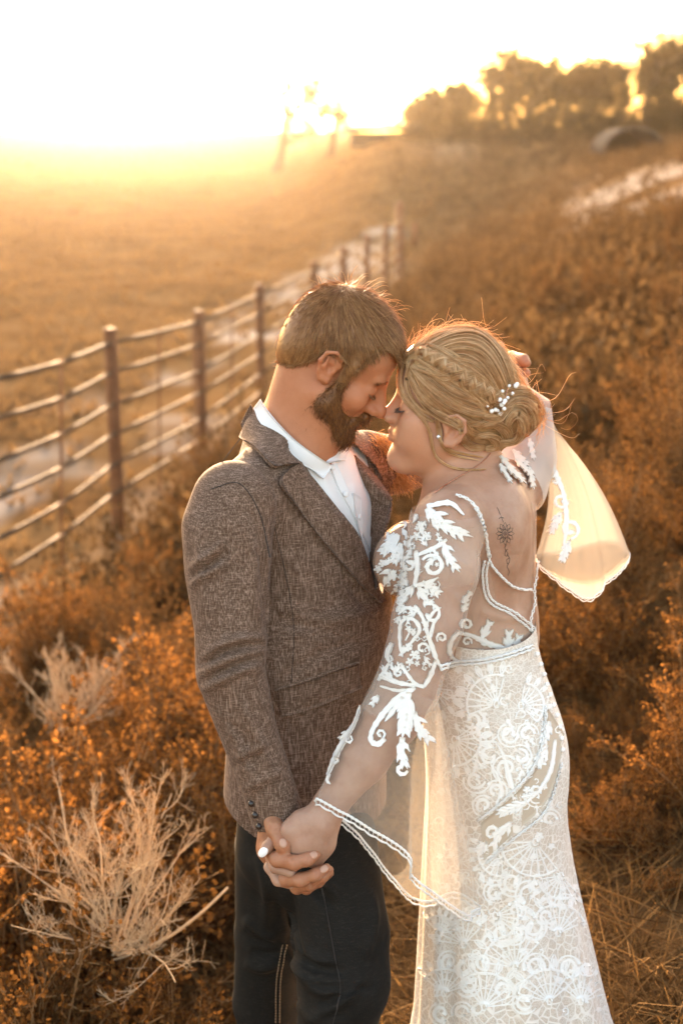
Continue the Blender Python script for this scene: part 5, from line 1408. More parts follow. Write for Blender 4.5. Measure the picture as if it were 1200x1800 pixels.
# braid: three strands crossing along a line
bc = smooth_path([(738, 620), (762, 634), (790, 650), (822, 672), (852, 690), (884, 706)], 60)
P, N = project(bc, CB, 0.0)
P = np.stack([np.convolve(np.pad(P[:, i], 4, 'edge'), np.ones(9)/9, 'valid') for i in range(3)], 1); N = np.stack([np.convolve(np.pad(N[:, i], 4, 'edge'), np.ones(9)/9, 'valid') for i in range(3)], 1); N /= np.linalg.norm(N, axis=1, keepdims=True)
T = np.gradient(P, axis=0); T /= np.linalg.norm(T, axis=1, keepdims=True); Sd_ = np.cross(T, N)
br_parts = []
tt = np.linspace(0, 1, 60)
for kx in range(3):
    phz = 2*math.pi*3.2*tt+kx*2*math.pi/3; amp = 0.0115*np.interp(tt, [0, .15, .8, 1], [0.6, 1, 1, 0.7])
    path = P+Sd_*(amp*np.sin(phz))[:, None]+N*(0.007+0.0055*np.cos(2*phz))[:, None]
    br_parts.append(lock(None, 16, 100, 0.0, twist=2.0, seg=60, taper=(0.75, 1.0, 0.8), path3=(path, N), depth=0.7))
hairpart('braid', br_parts)
wav = []
for _ in range(26):
    u0 = rngb.random(); a = np.array((rngb.uniform(722, 775), rngb.uniform(606, 650))); b = np.array((rngb.uniform(850, 885), rngb.uniform(690, 735)))
    m1 = a*0.66+b*0.34+np.array((rngb.uniform(-6, 10), rngb.uniform(-26, 12))); m2 = a*0.33+b*0.67+np.array((rngb.uniform(-6, 12), rngb.uniform(-30, 12)))
    wav.append(lock([a, m1, m2, b], rngb.uniform(5, 12), int(rngb.uniform(14, 34)), rngb.uniform(0.004, 0.010), twist=rngb.uniform(0.5, 3), wob=0.25))
hairpart('wave', wav)
# bun coils
bun = [lock(p, w_, n_, l_, twist=tw, taper=(0.5, 1.0, 0.55)) for p, w_, n_, l_, tw in (
    ([(856, 706), (882, 688), (915, 690), (940, 708), (950, 735), (938, 760)], 30, 120, 0.001, 1.2),
    ([(872, 722), (896, 704), (922, 712), (934, 738), (920, 764), (896, 776)], 28, 120, 0.006, 1.6),
    ([(884, 745), (896, 726), (914, 730), (914, 754), (896, 768), (870, 770)], 24, 110, 0.011, 1.8),
    ([(838, 748), (856, 738), (880, 746), (890, 764), (880, 780), (858, 784)], 24, 110, 0.004, 1.6),
    ([(832, 765), (850, 758), (868, 766), (868, 780), (846, 786)], 20, 90, 0.006, 1.8),
    ([(845, 728), (868, 732), (880, 722), (900, 706)], 20, 90, 0.006, 1.0),
    ([(930, 700), (952, 718), (950, 742), (930, 764), (905, 780)], 18, 90, 0.0, 1.0))]
hairpart('bun', bun)
# loose strands framing the face
fr1 = [lock(p, w_, n_, l_, twist=1.2, taper=tp, seg=26) for p, w_, n_, l_, tp in (
    ([(722, 618), (708, 646), (708, 688), (728, 722), (752, 745), (758, 770), (758, 792), (776, 815), (815, 830), (862, 826)], 9, 34, 0.003, (1.2, 1.0, 0.3)),
    ([(718, 622), (704, 655), (706, 690), (724, 716), (748, 735), (764, 742)], 10, 40, 0.002, (1.2, 1.0, 0.5)),
    ([(728, 630), (716, 668), (724, 700), (744, 722), (770, 735)], 10, 40, 0.002, (1.1, 1.0, 0.4)),
    ([(766, 722), (768, 745), (772, 768), (790, 790), (825, 800), (850, 806)], 6, 22, 0.004, (1.0, 1.0, 0.3)),
    ([(768, 735), (775, 760), (778, 782), (800, 800), (845, 812)], 5, 16, 0.004, (1.0, 1.0, 0.3)))]
hairpart('face_framing_strand', fr1)
# fine strands over everything + flyaways
bunl = HB_.inv(W(898, 715, 2.42)[None])[0]
def flow_f(q, rng):
    d = bunl-q; d[:, 1] *= 0.7; d = d/(np.linalg.norm(d, axis=1, keepdims=True)+1e-6); return d+rng.normal(0, 0.10, q.shape)
V1, F1 = strands(cv, cf, HB_, 6000, flow_f, 0.030, 0.00036, 0.10, rngb)
fly = []
for _ in range(230):
    u = rngb.random(); a = smooth_path([(706, 622), (745, 592), (800, 575), (850, 585), (895, 640), (925, 690), (955, 725), (940, 765)], 50)[int(u*49)]
    ctr = np.array((815, 690)); d = unit(a-ctr); tg = np.array((-d[1], d[0])); sgn = 1 if rngb.random() < 0.75 else -1
    L = rngb.uniform(10, 34)*(1.6 if rngb.random() < 0.12 else 1); c = rngb.uniform(-0.6, 0.9)
    p = [a-d*10-tg*sgn*L*0.8, a+d*2-tg*sgn*L*0.2, a+d*L*0.35*rngb.uniform(0.3, 1)+tg*sgn*L*0.4, a+d*L*0.5*rngb.uniform(0, 1.2)*(1+c)+tg*sgn*L*0.9]
    y0 = 2.42+rngb.normal(0, 0.03)
    fly.append(smooth_path([W(x[0], x[1], y0+0.01*i) for i, x in enumerate(p)], 12))
for p in ([(940, 705), (975, 700), (1000, 660), (1012, 655)], [(950, 735), (978, 740), (1005, 725), (1015, 738), (1000, 755), (985, 752)], [(948, 742), (980, 760), (1005, 770), (1018, 762)], [(945, 728), (990, 722), (1010, 700)], [(955, 735), (985, 745), (998, 730), (1003, 712)],
          [(905, 690), (935, 668), (950, 640), (958, 652)], [(910, 695), (950, 690), (978, 695)], [(898, 685), (930, 660), (955, 655)], [(780, 590), (783, 565), (790, 540)], [(745, 600), (752, 570), (775, 560), (785, 572)], [(730, 612), (735, 585), (760, 575)]):
    fly.append(smooth_path([W(a, b, 2.42) for a, b in p], 12))
V2, F2 = tubes(np.array(fly), np.full((len(fly), 12), 0.00034)*np.linspace(1, 0.5, 12), 3)
hairpart('strands', [(V1, F1)]); hairpart('flyaway', [(V2, F2)])
# ---- pearl hair vine, earring, necklace, tattoo
HBV = bvh((cv, cf), *[(p[0], p[1][0]) for p in bun+crownl+br_parts])
vine = empty('hair_vine', tuple(W(880, 705, 2.33))); tag(vine, 'small pearl hair vine pinned across the bun', 'hair vine')
path = beads_along([(858, 716), (868, 722), (880, 715), (886, 704), (889, 692), (893, 684), (900, 680)], 1, 4.0)
P, N = project(path, HBV, 0.006)
adopt(mk('wire', *tube1(smooth_path(P, 40), 0.0007, 5), M_ROSEGOLD), vine)
for i, p in enumerate(P):
    o_ = np.array((((i*37) % 7)-3, ((i*53) % 7)-3))*1.5; pp, nn = project([path[i]+o_], HBV, 0.009)
    V, F = ball(pp[0], np.array((0.0036, 0.0036, 0.0036))*(0.8+0.4*((i*29) % 5)/4), 10, 7); adopt(mk('pearl', V, F, M_PEARL), vine)
ec = W(771, 768, 2.342); er, _ = project([(771, 768)], BB, 0.004); V, F = ball(er[0], 0.0042, 8, 6)
ear = mk('earring', V, F, M_GEM, smooth=False); tag(ear, 'tiny sparkling stud earring in the bride\'s ear lobe', 'earring')
P, N = project(smooth_path([(764, 868), (782, 855), (805, 840), (830, 826), (850, 810), (860, 797)], 60), BB, 0.0018)
nk = mk('necklace', *tube1(P, 0.0009*(1+0.25*np.sin(np.arange(60)*2.1)), 6), M_ROSEGOLD); tag(nk, 'thin rose gold chain necklace round the bride\'s neck', 'necklace')
# tattoo: line-drawn flower with a curling stem
def px_lines(paths, w_, tree, lift, mat, name, parent, m=2):
    prt = [lay(stroke(p, ww, None, m), tree, lift, -0.0002) for p, ww in [(p, w_) if not isinstance(p, tuple) else p for p in paths]]
    V, F = cat_mesh(prt); return part(name, V, F, mat, parent)
tat = []
cx, cy = 887, 938
for k_ in range(12):
    a = k_*math.pi/6; e = np.array((math.cos(a)*0.95, math.sin(a)*1.15)); nn = np.array((-e[1], e[0]))
    c0 = np.array((cx, cy))+e*6; tip = np.array((cx, cy))+e*17
    tat.append([c0-nn*2.6, c0+e*5-nn*3.8, tip, c0+e*5+nn*3.8, c0+nn*2.6])
def ring(cx, cy, rx, ry, n=14): return [(cx+rx*math.cos(a), cy+ry*math.sin(a)) for a in np.linspace(0, 2*math.pi, n)]
tat += [ring(cx, cy, 5.5, 7.5), ring(cx, cy, 3.4, 5), ring(cx, cy, 1.2, 2.2)]
tat += [[(884, 918), (880, 908), (876, 898), (873, 892)], [(876, 912), (880, 909), (885, 911)], [(889, 957), (886, 965), (892, 972), (889, 979), (886, 973), (891, 965)], [(891, 975), (896, 984), (892, 992), (889, 985), (895, 980)], [(893, 990), (890, 998), (895, 1003), (892, 1012)]]
px_lines(tat, 1.4, BB, 0.0007, M_INK, 'tattoo', b_body)

# ---- bodice: sheer shell over the trunk
dress = b_dress = None
def lowneck(P):
    p = pix(P); edge = np.interp(p[:, 1], [860, 900, 950, 1000, 1050, 1075, 1110, 1180], [800, 834, 850, 860, 868, 890, 935, 960])
    return p, edge
fc = BV[BF].mean(1); p, edge = lowneck(fc)
ql = HB_.inv(fc)
infr = (p[:, 1] > 925-40*np.clip((p[:, 0]-690)/100, 0, 1)) & (p[:, 1] < 1185) & (fc[:, 2] < W(700, 880, 2.4)[2])
trunkm = (fc[:, 0] < W(700, 1000, 2.3)[0]*0+1)
d_arm = np.full(len(fc), 9.0)
A3 = [W(*q_) for q_ in ARM]
for a, b in zip(A3[:-1], A3[1:]):
    ab = b-a; tq = np.clip(((fc-a)@ab)/(ab@ab), 0, 1); d_arm = np.minimum(d_arm, np.linalg.norm(fc-a-tq[:, None]*ab, axis=1))
on_arm = d_arm < 0.060
far_side = (fc-W(830, 950, 2.43))@AXB > 0.02
sel = infr & (fc[:, 2] > W(850, 1185, 2.43)[2]-0.02) & ((p[:, 0] < edge) | far_side) & ~(on_arm & (fc[:, 2] < W(760, 1010, 2.25)[2]))
def sub_shell(V, F, N, sel, lift):
    f = F[sel]; u, inv = np.unique(f, return_inverse=True); return V[u]+N[u]*lift, inv.reshape(f.shape)
bN = normals(BV, BF)
V, F = sub_shell(BV, BF, bN, sel, 0.0035)
gown = part('bodice', V, F, M_ILLUSION, bride)
bod = (V, F)
# low back: lower sheer panel below the trim
p2 = pix(fc); trim_y = np.interp(p2[:, 0], [845, 862, 889, 916, 940], [1030, 1063, 1077, 1095, 1112])
sel2 = (p2[:, 0] > 800) & (p2[:, 1] > trim_y) & (p2[:, 1] < 1185) & ~on_arm & ((fc-W(850, 1100, 2.43))@AXB < 0.05)
V, F = sub_shell(BV, BF, bN, sel2, 0.0045); part('back_panel', V, F, M_ILLUSION, gown)
# ---- upper sleeve shell
sel3 = (d_arm < 0.066) & (fc[:, 2] < W(780, 905, 2.25)[2]) & (fc[:, 2] > W(700, 1240, 2.19)[2]) & (p2[:, 0] < np.interp(p2[:, 1], [880, 950, 1000, 1250], [842, 846, 846, 800]))
V, F = sub_shell(BV, BF, bN, sel3, 0.006); V = ridge(V, normals(V, F), [[(690, 1150), (730, 1165), (775, 1150)], [(680, 1185), (720, 1190), (768, 1175)], [(760, 950), (800, 985), (835, 1000)], [(770, 1030), (800, 1050), (812, 1075)], [(700, 1090), (740, 1110), (790, 1100)], [(730, 1140), (760, 1180), (765, 1200)]], 5, 0.0045); slv_f = part('sleeve', V, F, M_TULLE, bride)
SLV = bvh((BV+bN*0.005, BF))

# ---- skirt: trumpet of lace falling in folds
rows = [(1088, 742, 938, 0.158), (1128, 738, 944, 0.163), (1165, 732, 952, 0.168), (1210, 734, 967, 0.175), (1280, 742, 993, 0.185), (1340, 748, 1000, 0.190), (1400, 750, 993, 0.188), (1470, 747, 997, 0.188), (1560, 744, 1014, 0.195), (1650, 741, 1036, 0.210), (1740, 737, 1057, 0.225), (1820, 733, 1078, 0.245)]
C, RX, RY, ZZ = [], [], [], []
for py, a, b, dy in rows:
    l, r_ = W(a, py, 2.43), W(b, py, 2.43); C.append((l[0]+r_[0])/2); RX.append((r_[0]-l[0])/2); RY.append(dy); ZZ.append(l[2])
zl = ZZ[-1]; C += [C[-1]+0.03, C[-1]+0.06]; RX += [RX[-1]+0.06, RX[-1]+0.16]; RY += [RY[-1]+0.06, RY[-1]+0.16]; ZZ += [zl*0.5+bz*0.5, bz+0.01]
nt, nv = 220, 170
v = np.linspace(0, 1, nv); zi = np.interp(v, np.linspace(0, 1, len(ZZ)), ZZ)
def iz(a): 
    o_ = np.argsort(ZZ); return np.interp(zi, np.array(ZZ)[o_], np.array(a)[o_])
sm = lambda a: np.convolve(np.pad(a, 6, 'edge'), np.ones(13)/13, 'valid')
cx_, rx_, ry_ = sm(iz(C)), sm(iz(RX)), sm(iz(RY))
th = np.linspace(0, 2*math.pi, nt, endpoint=False)
TH, V_ = np.meshgrid(th, np.arange(nv), indexing='ij')
fold = sstep(0.30, 0.85, v)[None]*0.062*(np.sin(TH*9+0.8+0.8*v[None])*0.6+np.sin(TH*5-1.2)*0.5+0.25*np.sin(TH*17+2))
fold = fold+0.006*np.sin(TH*13+4*v[None])*sstep(0.1, 0.3, v)[None]
rr = 1+fold
tilt = (np.cos(TH)*-0.010)*(1-sstep(0, 0.15, v))[None]
SKV = np.stack((cx_[None]+rx_[None]*rr*np.cos(TH), 2.43+ry_[None]*rr*np.sin(TH), np.broadcast_to(zi[None], TH.shape)+tilt+0.012*np.cos(TH)*(v[None] < 0.05)), -1)
ik = np.arange(nt*nv).reshape(nt, nv); SKF = np.stack((ik, np.roll(ik, -1, 0), np.roll(np.roll(ik, -1, 0), -1, 1), np.roll(ik, -1, 1)), -1)[:, :-1].reshape(-1, 4)
SKV = SKV.reshape(-1, 3)
uu = np.stack((TH*0.17, np.broadcast_to(v[None]*1.25, TH.shape), np.zeros_like(TH)), -1).reshape(-1, 3)
t = NT('lace_cloth')
uv = t.attr('lace_uv', 'Vector')
def mapuv(sx, sy):
    m_ = t.t.nodes.new('ShaderNodeMapping'); m_.inputs['Scale'].default_value = (sx, sy, 1); t.t.links.new(uv, m_.inputs[0]); return m_.outputs[0]
vo = t.n('TexVoronoi', _feature='DISTANCE_TO_EDGE', Scale=1.0, Vector=mapuv(62, 62)); vo2 = t.n('TexVoronoi', _feature='DISTANCE_TO_EDGE', Scale=1.0, Vector=mapuv(260, 260))
nz_ = t.noise(1.0, 3, mapuv(14, 14))
l1 = t.ramp(vo.outputs['Distance'], [(0.045, (1, 1, 1)), (0.11, (0, 0, 0))]); l2 = t.ramp(vo2.outputs['Distance'], [(0.06, (1, 1, 1)), (0.2, (0, 0, 0))])
dn = t.ramp(nz_.outputs[0], [(0.46, (0, 0, 0)), (0.56, (1, 1, 1))])
cov = t.math('MAXIMUM', l1, t.math('MULTIPLY', t.math('MAXIMUM', l2, 0.30), t.math('MULTIPLY_ADD', dn, 0.35, 0.55)))
col = t.mix(cov, (0.54, 0.43, 0.33), (0.84, 0.78, 0.71))
ps = t.n('BsdfPrincipled', Base__Color=col, Roughness=0.85, Specular__IOR__Level=0.2, Sheen__Weight=0.15, Normal=t.bump(cov, 0.6, 0.0015))
tl = t.n('BsdfTranslucent', Color=(0.85, 0.74, 0.60))
M_SKIRT = t.surf(t.n('MixShader', i0=0.06, i1=ps.outputs[0], i2=tl.outputs[0]))
skirt = part('skirt', SKV, SKF, M_SKIRT, bride, attrs={'lace_uv': uu})
SKB = bvh((SKV, SKF))
# ---- bell sleeve (near): loft from the elbow ring to the wavy hem
def ringloft(top, hem, n=120, m=40, ease=1.0, wav=0.0, seed=1, thick=None):
    a = smooth_path(np.concatenate((top, top[:1])), n+1)[:-1]; b = smooth_path(np.concatenate((hem, hem[:1])), n+1)[:-1]
    t_ = np.linspace(0, 1, m)[None, :, None]; G = a[:, None]*(1-t_)+b[:, None]*t_
    ang = np.linspace(0, 2*math.pi, n, endpoint=False)[:, None]; rs = np.random.default_rng(seed)
    c = G.mean(0, keepdims=True); d = G-c; d /= np.linalg.norm(d, axis=2, keepdims=True)+1e-9
    w_ = sum(np.sin(ang*k_+rs.uniform(0, 6))*rs.uniform(0.4, 1) for k_ in (7, 11, 16))
    G = G+d*(w_*wav)[..., None]*t_**1.2
    i = np.arange(n*m).reshape(n, m); j = np.roll(i, -1, 0)
    return G, np.stack((i[:, :-1], j[:, :-1], j[:, 1:], i[:, 1:]), -1).reshape(-1, 4)
axd = unit(W(690, 1262, 2.182)-W(716, 1205, 2.195)); e1 = unit(np.cross(axd, (0, 1, 0))); e2 = np.cross(axd, e1)
ctop = W(716, 1205, 2.195); topring = np.array([ctop+0.0555*(math.cos(a)*e1+math.sin(a)*e2) for a in np.linspace(0, 2*math.pi, 12, endpoint=False)])
hem = [(547, 1406, 2.135), (575, 1414, 2.10), (640, 1450, 2.075), (715, 1500, 2.06), (724, 1538, 2.07), (760, 1568, 2.09), (822, 1610, 2.14), (835, 1590, 2.20), (800, 1570, 2.26), (742, 1584, 2.30), (700, 1556, 2.28), (650, 1490, 2.26), (600, 1440, 2.23), (560, 1412, 2.18)]
# order the ring so both loops start at the same side
hem3 = np.array([W(*h) for h in hem])
st = np.argmin(np.linalg.norm(topring-W(672, 1180, 2.19), axis=1)); topring = np.roll(topring, -st, 0)
if (np.cross(topring[3]-topring[0], topring[6]-topring[0])@axd) * (np.cross(hem3[4]-hem3[0], hem3[9]-hem3[0])@axd) < 0: topring = np.concatenate((topring[:1], topring[1:][::-1]))
G, F = ringloft(topring, hem3, 150, 44, wav=0.006, seed=4)
bellV = G.reshape(-1, 3); bell = part('sleeve_bell', bellV, F, M_TULLE_B, slv_f)
BELL = bvh((bellV, F), (BV+bN*0.005, BF))
# hem trim of the bell: scalloped double braid
def trim3(path, r=0.0022, gap=0.0075, name='trim', parent=None, mat=M_LACE, down=np.array((0, 0, -1.0)), step=0.0042, closed=False):
    q = smooth_path(np.concatenate((path, path[:1])) if closed else path, 400); seg_ = np.linalg.norm(np.diff(q, axis=0), axis=1); s_ = np.concatenate(([0], np.cumsum(seg_)))
    u = np.arange(0, s_[-1], step); c = np.stack([np.interp(u, s_, q[:, i]) for i in range(3)], 1); prt = []
    k_ = np.arange(len(c))
    for sg in (-1, 1):
        prt.append(tube1(c+down*(0.0018*sg*np.sin(k_*math.pi/2+math.pi/4))[:, None], r*0.62, 5))
    prt.append(tube1(c+down*(gap+0.0022*np.abs(np.sin(k_*math.pi/5)))[:, None], r*0.62*(1+0.35*np.abs(np.sin(k_*math.pi/5))), 5))
    rungs = np.stack((c[::2], c[::2]+down*gap), 1); prt.append(tubes(rungs, np.full((len(rungs), 2), r*0.22), 3))
    V_, F_ = cat_mesh(prt); return part(name, V_, F_, mat, parent)
Gh = G[:, -1]
trim3(Gh[::3], 0.0022, 0.0085, 'hem_trim', slv_f, closed=True)
# ---- far sleeve, blown out and glowing
top2 = np.array([W(*q_) for q_ in ((928, 742, 2.66), (938, 728, 2.70), (956, 726, 2.74), (972, 745, 2.72), (966, 770, 2.67), (944, 775, 2.64))])
hem2 = np.array([W(*q_) for q_ in ((940, 975, 2.62), (1000, 965, 2.74), (1070, 950, 2.76), (1106, 978, 2.70), (1066, 1024, 2.62), (1032, 1053, 2.58), (985, 1024, 2.56), (950, 995, 2.57))])
st = np.argmin(np.linalg.norm(top2-W(938, 770, 2.65), axis=1)); top2 = np.roll(top2, -st, 0)
if (np.cross(top2[2]-top2[0], top2[4]-top2[0])@np.array((0, 0, 1))) * (np.cross(hem2[2]-hem2[0], hem2[5]-hem2[0])@np.array((0, 0, 1))) < 0: top2 = np.concatenate((top2[:1], top2[1:][::-1]))
G2, F2_ = ringloft(top2, hem2, 110, 44, wav=0.0014, seed=9)
G2 = G2+np.array((1, 0, 0.25))*(0.022*np.sin(np.linspace(0, 1, 44)*math.pi))[None, :, None]
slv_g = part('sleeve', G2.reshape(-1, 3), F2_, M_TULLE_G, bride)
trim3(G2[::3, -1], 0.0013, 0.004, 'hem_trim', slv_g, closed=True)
# upper part of far sleeve: lace on the arm
fs = (np.linalg.norm(fc-W(930, 805, 2.64), axis=1) < 0.10) & (fc[:, 1] > 2.52)
V, F = sub_shell(BV, BF, bN, fs, 0.006); part('sleeve_top', V, F, tulle_mat('far_tulle', (0.86, 0.80, 0.74), 0.45, 0.4), slv_g)

# ---- lace motifs (photograph-space drawings draped on sleeve, bodice, skirt)
def scroll(cx, cy, r, a0, turns=1.15, sgn=1, w_=5.0, end=0.28):
    a = np.linspace(0, 2*math.pi*turns, 16); rr_ = r*np.linspace(1, end, 16); pts = np.stack((cx+rr_*np.cos(a0+sgn*a), cy+rr_*np.sin(a0+sgn*a)), 1)
    return (pts, np.interp(np.linspace(0, 1, 16), [0, 0.3, 0.8, 1], [w_*0.6, w_, w_*0.9, w_*1.5]))
def leafs(base, tip, w_, lobes=3, bend=0.0):
    base = np.array(base, float); tip = np.array(tip, float); d = tip-base; L = np.linalg.norm(d); d /= L; n_ = np.array((-d[1], d[0]))
    mid = (base+tip)/2+n_*bend*L
    out = [([base, mid, tip], np.array((w_*0.5, w_*0.75, 0.6)))]
    c = smooth_path([base, mid, tip], 20)
    for i in range(lobes):
        f = 0.18+0.60*i/max(lobes-1, 1); p = c[int(f*19)]; l = w_*1.15*(1-0.45*f)
        for e in (-1, 1):
            dd = unit(d*0.9+n_*e*0.85); out.append(([p-dd*1.0, p+dd*l*0.55, p+dd*l+d*l*0.35], np.array((w_*0.42, w_*0.46, 0.5))))
    return out
def flower5(cx, cy, r):
    return [([(cx, cy), (cx+r*0.6*math.cos(a), cy+r*0.6*math.sin(a)), (cx+r*math.cos(a), cy+r*math.sin(a))], np.array((r*0.25, r*0.62, r*0.3))) for a in np.arange(5)*2*math.pi/5+0.4]
def motif(lst, tree, lift, mat, name, parent, y_default=2.2, thick=1.22, strict=None):
    prt = []
    for pts, ww in lst:
        g = stroke(pts, np.asarray(ww)*(thick if np.ndim(ww) else 1.0), None, 4); k_ = len(g)
        wob = 1+0.16*np.sin(np.arange(k_)*2.3+rngb.uniform(0, 6))+rngb.normal(0, 0.07, k_)
        if strict is not None and any(strict.ray_cast(CAMV, (Vector(Wd(x_, y_, 1.0))-CAMV).normalized(), 6.0)[0] is None for x_, y_ in g.reshape(-1, 2)[::3]): continue
        c_ = g.mean(1, keepdims=True); g = c_+(g-c_)*wob[:, None, None]
        prt.append(lay(g, tree, lift, 0.0003, y_default))
    V_, F_ = cat_mesh(prt); return part(name, V_, F_, mat, parent)
up = []
up += leafs((752, 893), (831, 944), 19, 4, 0.10)+leafs((748, 895), (776, 930), 14, 3)+leafs((735, 900), (705, 925), 12, 2)+leafs((778, 950), (808, 1006), 15, 3, 0.08)
up += [([(750, 890), (790, 884), (815, 905)], np.array((8, 9, 3))), ([(735, 975), (765, 962), (785, 948)], np.array((6, 8, 5)))]
for c in ((739, 927), (750, 941), (732, 942)): up += flower5(*c, 8)
up += [scroll(719, 992, 14, -1.2, 1.2, -1, 6), scroll(760, 995, 21, -2.6, 1.2, 1, 8), ([(731, 968), (733, 1000), (728, 1030)], np.array((8, 9, 6))), ([(728, 1030), (752, 1024), (770, 1015)], np.array((6, 9, 2)))]
up += leafs((742, 1022), (774, 1046), 14, 3)+leafs((735, 1030), (752, 1064), 14, 2)+leafs((726, 1030), (708, 1052), 13, 2)+leafs((716, 1030), (700, 1010), 9, 2)
up += [scroll(757, 1080, 20, -2.2, 0.9, 1, 6), ([(728, 1064), (742, 1085), (750, 1110), (758, 1134), (768, 1162), (778, 1178)], np.array((6, 7, 7, 9, 7, 4))), ([(738, 1075), (715, 1068), (700, 1080)], np.array((5, 6, 3)))]
up += [([(708, 1084), (728, 1090), (737, 1108), (722, 1130), (706, 1148), (702, 1120), (704, 1096), (714, 1086)], np.array((5, 7, 7, 6, 4, 6, 6, 4))), ([(712, 1098), (720, 1108), (712, 1126)], np.array((2, 4, 2)))]
up += [scroll(776, 1121, 10, 2.4, 1.2, 1, 5), scroll(742, 1140, 12, 0.4, 0.9, -1, 5), ([(752, 1092), (762, 1075), (775, 1068)], np.array((4, 6, 2))), ([(756, 1120), (762, 1095), (768, 1090)], np.array((6, 6, 2)))]
for c in ((717, 1138), (727, 1150), (720, 1163)): up += flower5(*c, 7.5)
up += [([(704, 1166), (716, 1186), (731, 1203), (745, 1207)], np.array((6, 6, 7, 6))), ([(745, 1207), (757, 1186), (766, 1160)], np.array((6, 8, 5))), scroll(700, 1182, 11, 0.2, 1.2, -1, 5), ([(730, 1205), (700, 1200), (672, 1190), (664, 1196)], np.array((5, 9, 8, 3))), ([(730, 1210), (700, 1214), (668, 1206)], np.array((5, 6, 3)))]
up += leafs((690, 1195), (668, 1172), 10, 2)+[([(688, 1130), (680, 1150), (684, 1165)], np.array((7, 8, 4))), ([(684, 1165), (672, 1185), (664, 1196)], np.array((5, 8, 5)))]
rs_ = np.random.default_rng(12)
for _ in range(58):
    yy0 = rs_.uniform(905, 1205); l0 = np.interp(yy0, [900, 1000, 1100, 1200], [738, 708, 692, 670]); r0_ = np.interp(yy0, [900, 1000, 1100, 1200], [775, 772, 766, 752]); xx0 = rs_.uniform(l0, r0_); k0 = rs_.random()
    if k0 < 0.4: up += leafs((xx0, yy0), (xx0+rs_.uniform(-14, 14), yy0+rs_.uniform(10, 20)*rs_.choice((-1, 1))), 7, 2, rs_.uniform(-0.2, 0.2))
    elif k0 < 0.75: up.append(scroll(xx0, yy0, rs_.uniform(5, 9), rs_.uniform(0, 6.28), 1.0, rs_.choice((-1, 1)), 2.8))
    else: up += flower5(xx0, yy0, rs_.uniform(4, 6))
motif(up, SLV, 0.0009, M_LACE, 'lace_applique', slv_f, strict=SLV, thick=0.98)
lo_ = [([(728, 1210), (700, 1226), (672, 1256), (654, 1284), (652, 1302), (664, 1308), (676, 1298)], np.array((6, 10, 10, 8, 8, 9, 7))), scroll(668, 1290, 9, 0.9, 1.0, -1, 5), ([(706, 1224), (690, 1250), (676, 1268)], np.array((6, 9, 2)))]
lo_ += leafs((716, 1216), (706, 1300), 22, 5, -0.03)+leafs((707, 1296), (716, 1352), 16, 3, 0.12)+[scroll(706, 1352, 11, 0.3, 0.8, 1, 7, 0.4)]
lo_ += leafs((728, 1252), (766, 1306), 16, 3, 0.15)+leafs((664, 1222), (652, 1240), 9, 2)
lo_ += [([(632, 1240), (622, 1270), (604, 1300), (588, 1330), (575, 1362)], np.array((3, 5, 8, 8, 4))), scroll(612, 1300, 8, -1, 1.0, 1, 4), scroll(590, 1336, 8, -1, 1.0, -1, 4)]+leafs((612, 1285), (596, 1300), 8, 2)
lo_ += [([(578, 1360), (574, 1372), (580, 1378)], np.array((4, 5, 2)))]
motif(lo_, BELL, 0.0010, M_LACE, 'lace_applique', slv_f, thick=1.08)
BODB = bvh((BV+bN*0.0035, BF))
bo = leafs((700, 940), (668, 975), 15, 3)+leafs((705, 955), (690, 992), 14, 3)+leafs((690, 1000), (664, 1028), 15, 3)+leafs((694, 1030), (676, 1062), 14, 3)+leafs((705, 905), (672, 948), 12, 3)
bo += [([(706, 910), (700, 960), (698, 1020), (690, 1070)], np.array((5, 6, 6, 4)))]
for c in ((672, 990), (664, 1000), (683, 1048)): bo += flower5(*c, 7)
rs_ = np.random.default_rng(15)
for _ in range(40):
    yy0 = rs_.uniform(925, 1100); xx0 = rs_.uniform(np.interp(yy0, [925, 985, 1100], [690, 664, 686]), 712)
    bo += leafs((xx0, yy0), (xx0+rs_.uniform(-10, 10), yy0+rs_.uniform(8, 18)*rs_.choice((-1, 1))), 6.5, 2) if rs_.random() < 0.6 else [scroll(xx0, yy0, rs_.uniform(4, 8), rs_.uniform(0, 6), 1.0, 1, 2.6)]
motif(bo, BODB, 0.0012, M_LACE, 'lace_applique', gown, strict=BODB)
bk = [scroll(820, 1098, 11, 2.6, 1.2, 1, 5), ([(808, 1110), (794, 1125), (790, 1145), (800, 1160), (830, 1166), (850, 1164)], np.array((4, 6, 6, 5, 5, 3))), ([(806, 1112), (830, 1118), (850, 1128), (872, 1136), (894, 1140)], np.array((6, 6, 8, 8, 4))), scroll(820, 1128, 9, 0.4, 1.1, -1, 4)]
bk += leafs((846, 1122), (862, 1090), 12, 2)+leafs((860, 1134), (838, 1122), 9, 2)+leafs((892, 1140), (894, 1108), 13, 2)+leafs((905, 1142), (912, 1116), 11, 2)+leafs((880, 1140), (925, 1150), 12, 3)
for c in ((835, 1152), (845, 1146), (840, 1160)): bk += flower5(*c, 6)
bk += leafs((812, 1060), (828, 1040), 7, 2)+leafs((812, 1075), (820, 1060), 7, 2)
motif(bk, BODB, 0.002, M_LACE2, 'lace_applique', gown)
fm = leafs((880, 800), (905, 835), 8, 3)+leafs((900, 790), (930, 820), 9, 3)+leafs((930, 770), (938, 810), 8, 3)+leafs((890, 815), (925, 850), 8, 3)+leafs((930, 820), (938, 860), 8, 3)+leafs((905, 805), (940, 840), 7, 3)+leafs((878, 815), (900, 850), 7, 2)
motif(fm, bvh((BV+bN*0.007, BF)), 0.0008, M_LACE2, 'lace_applique', slv_g, 2.55)
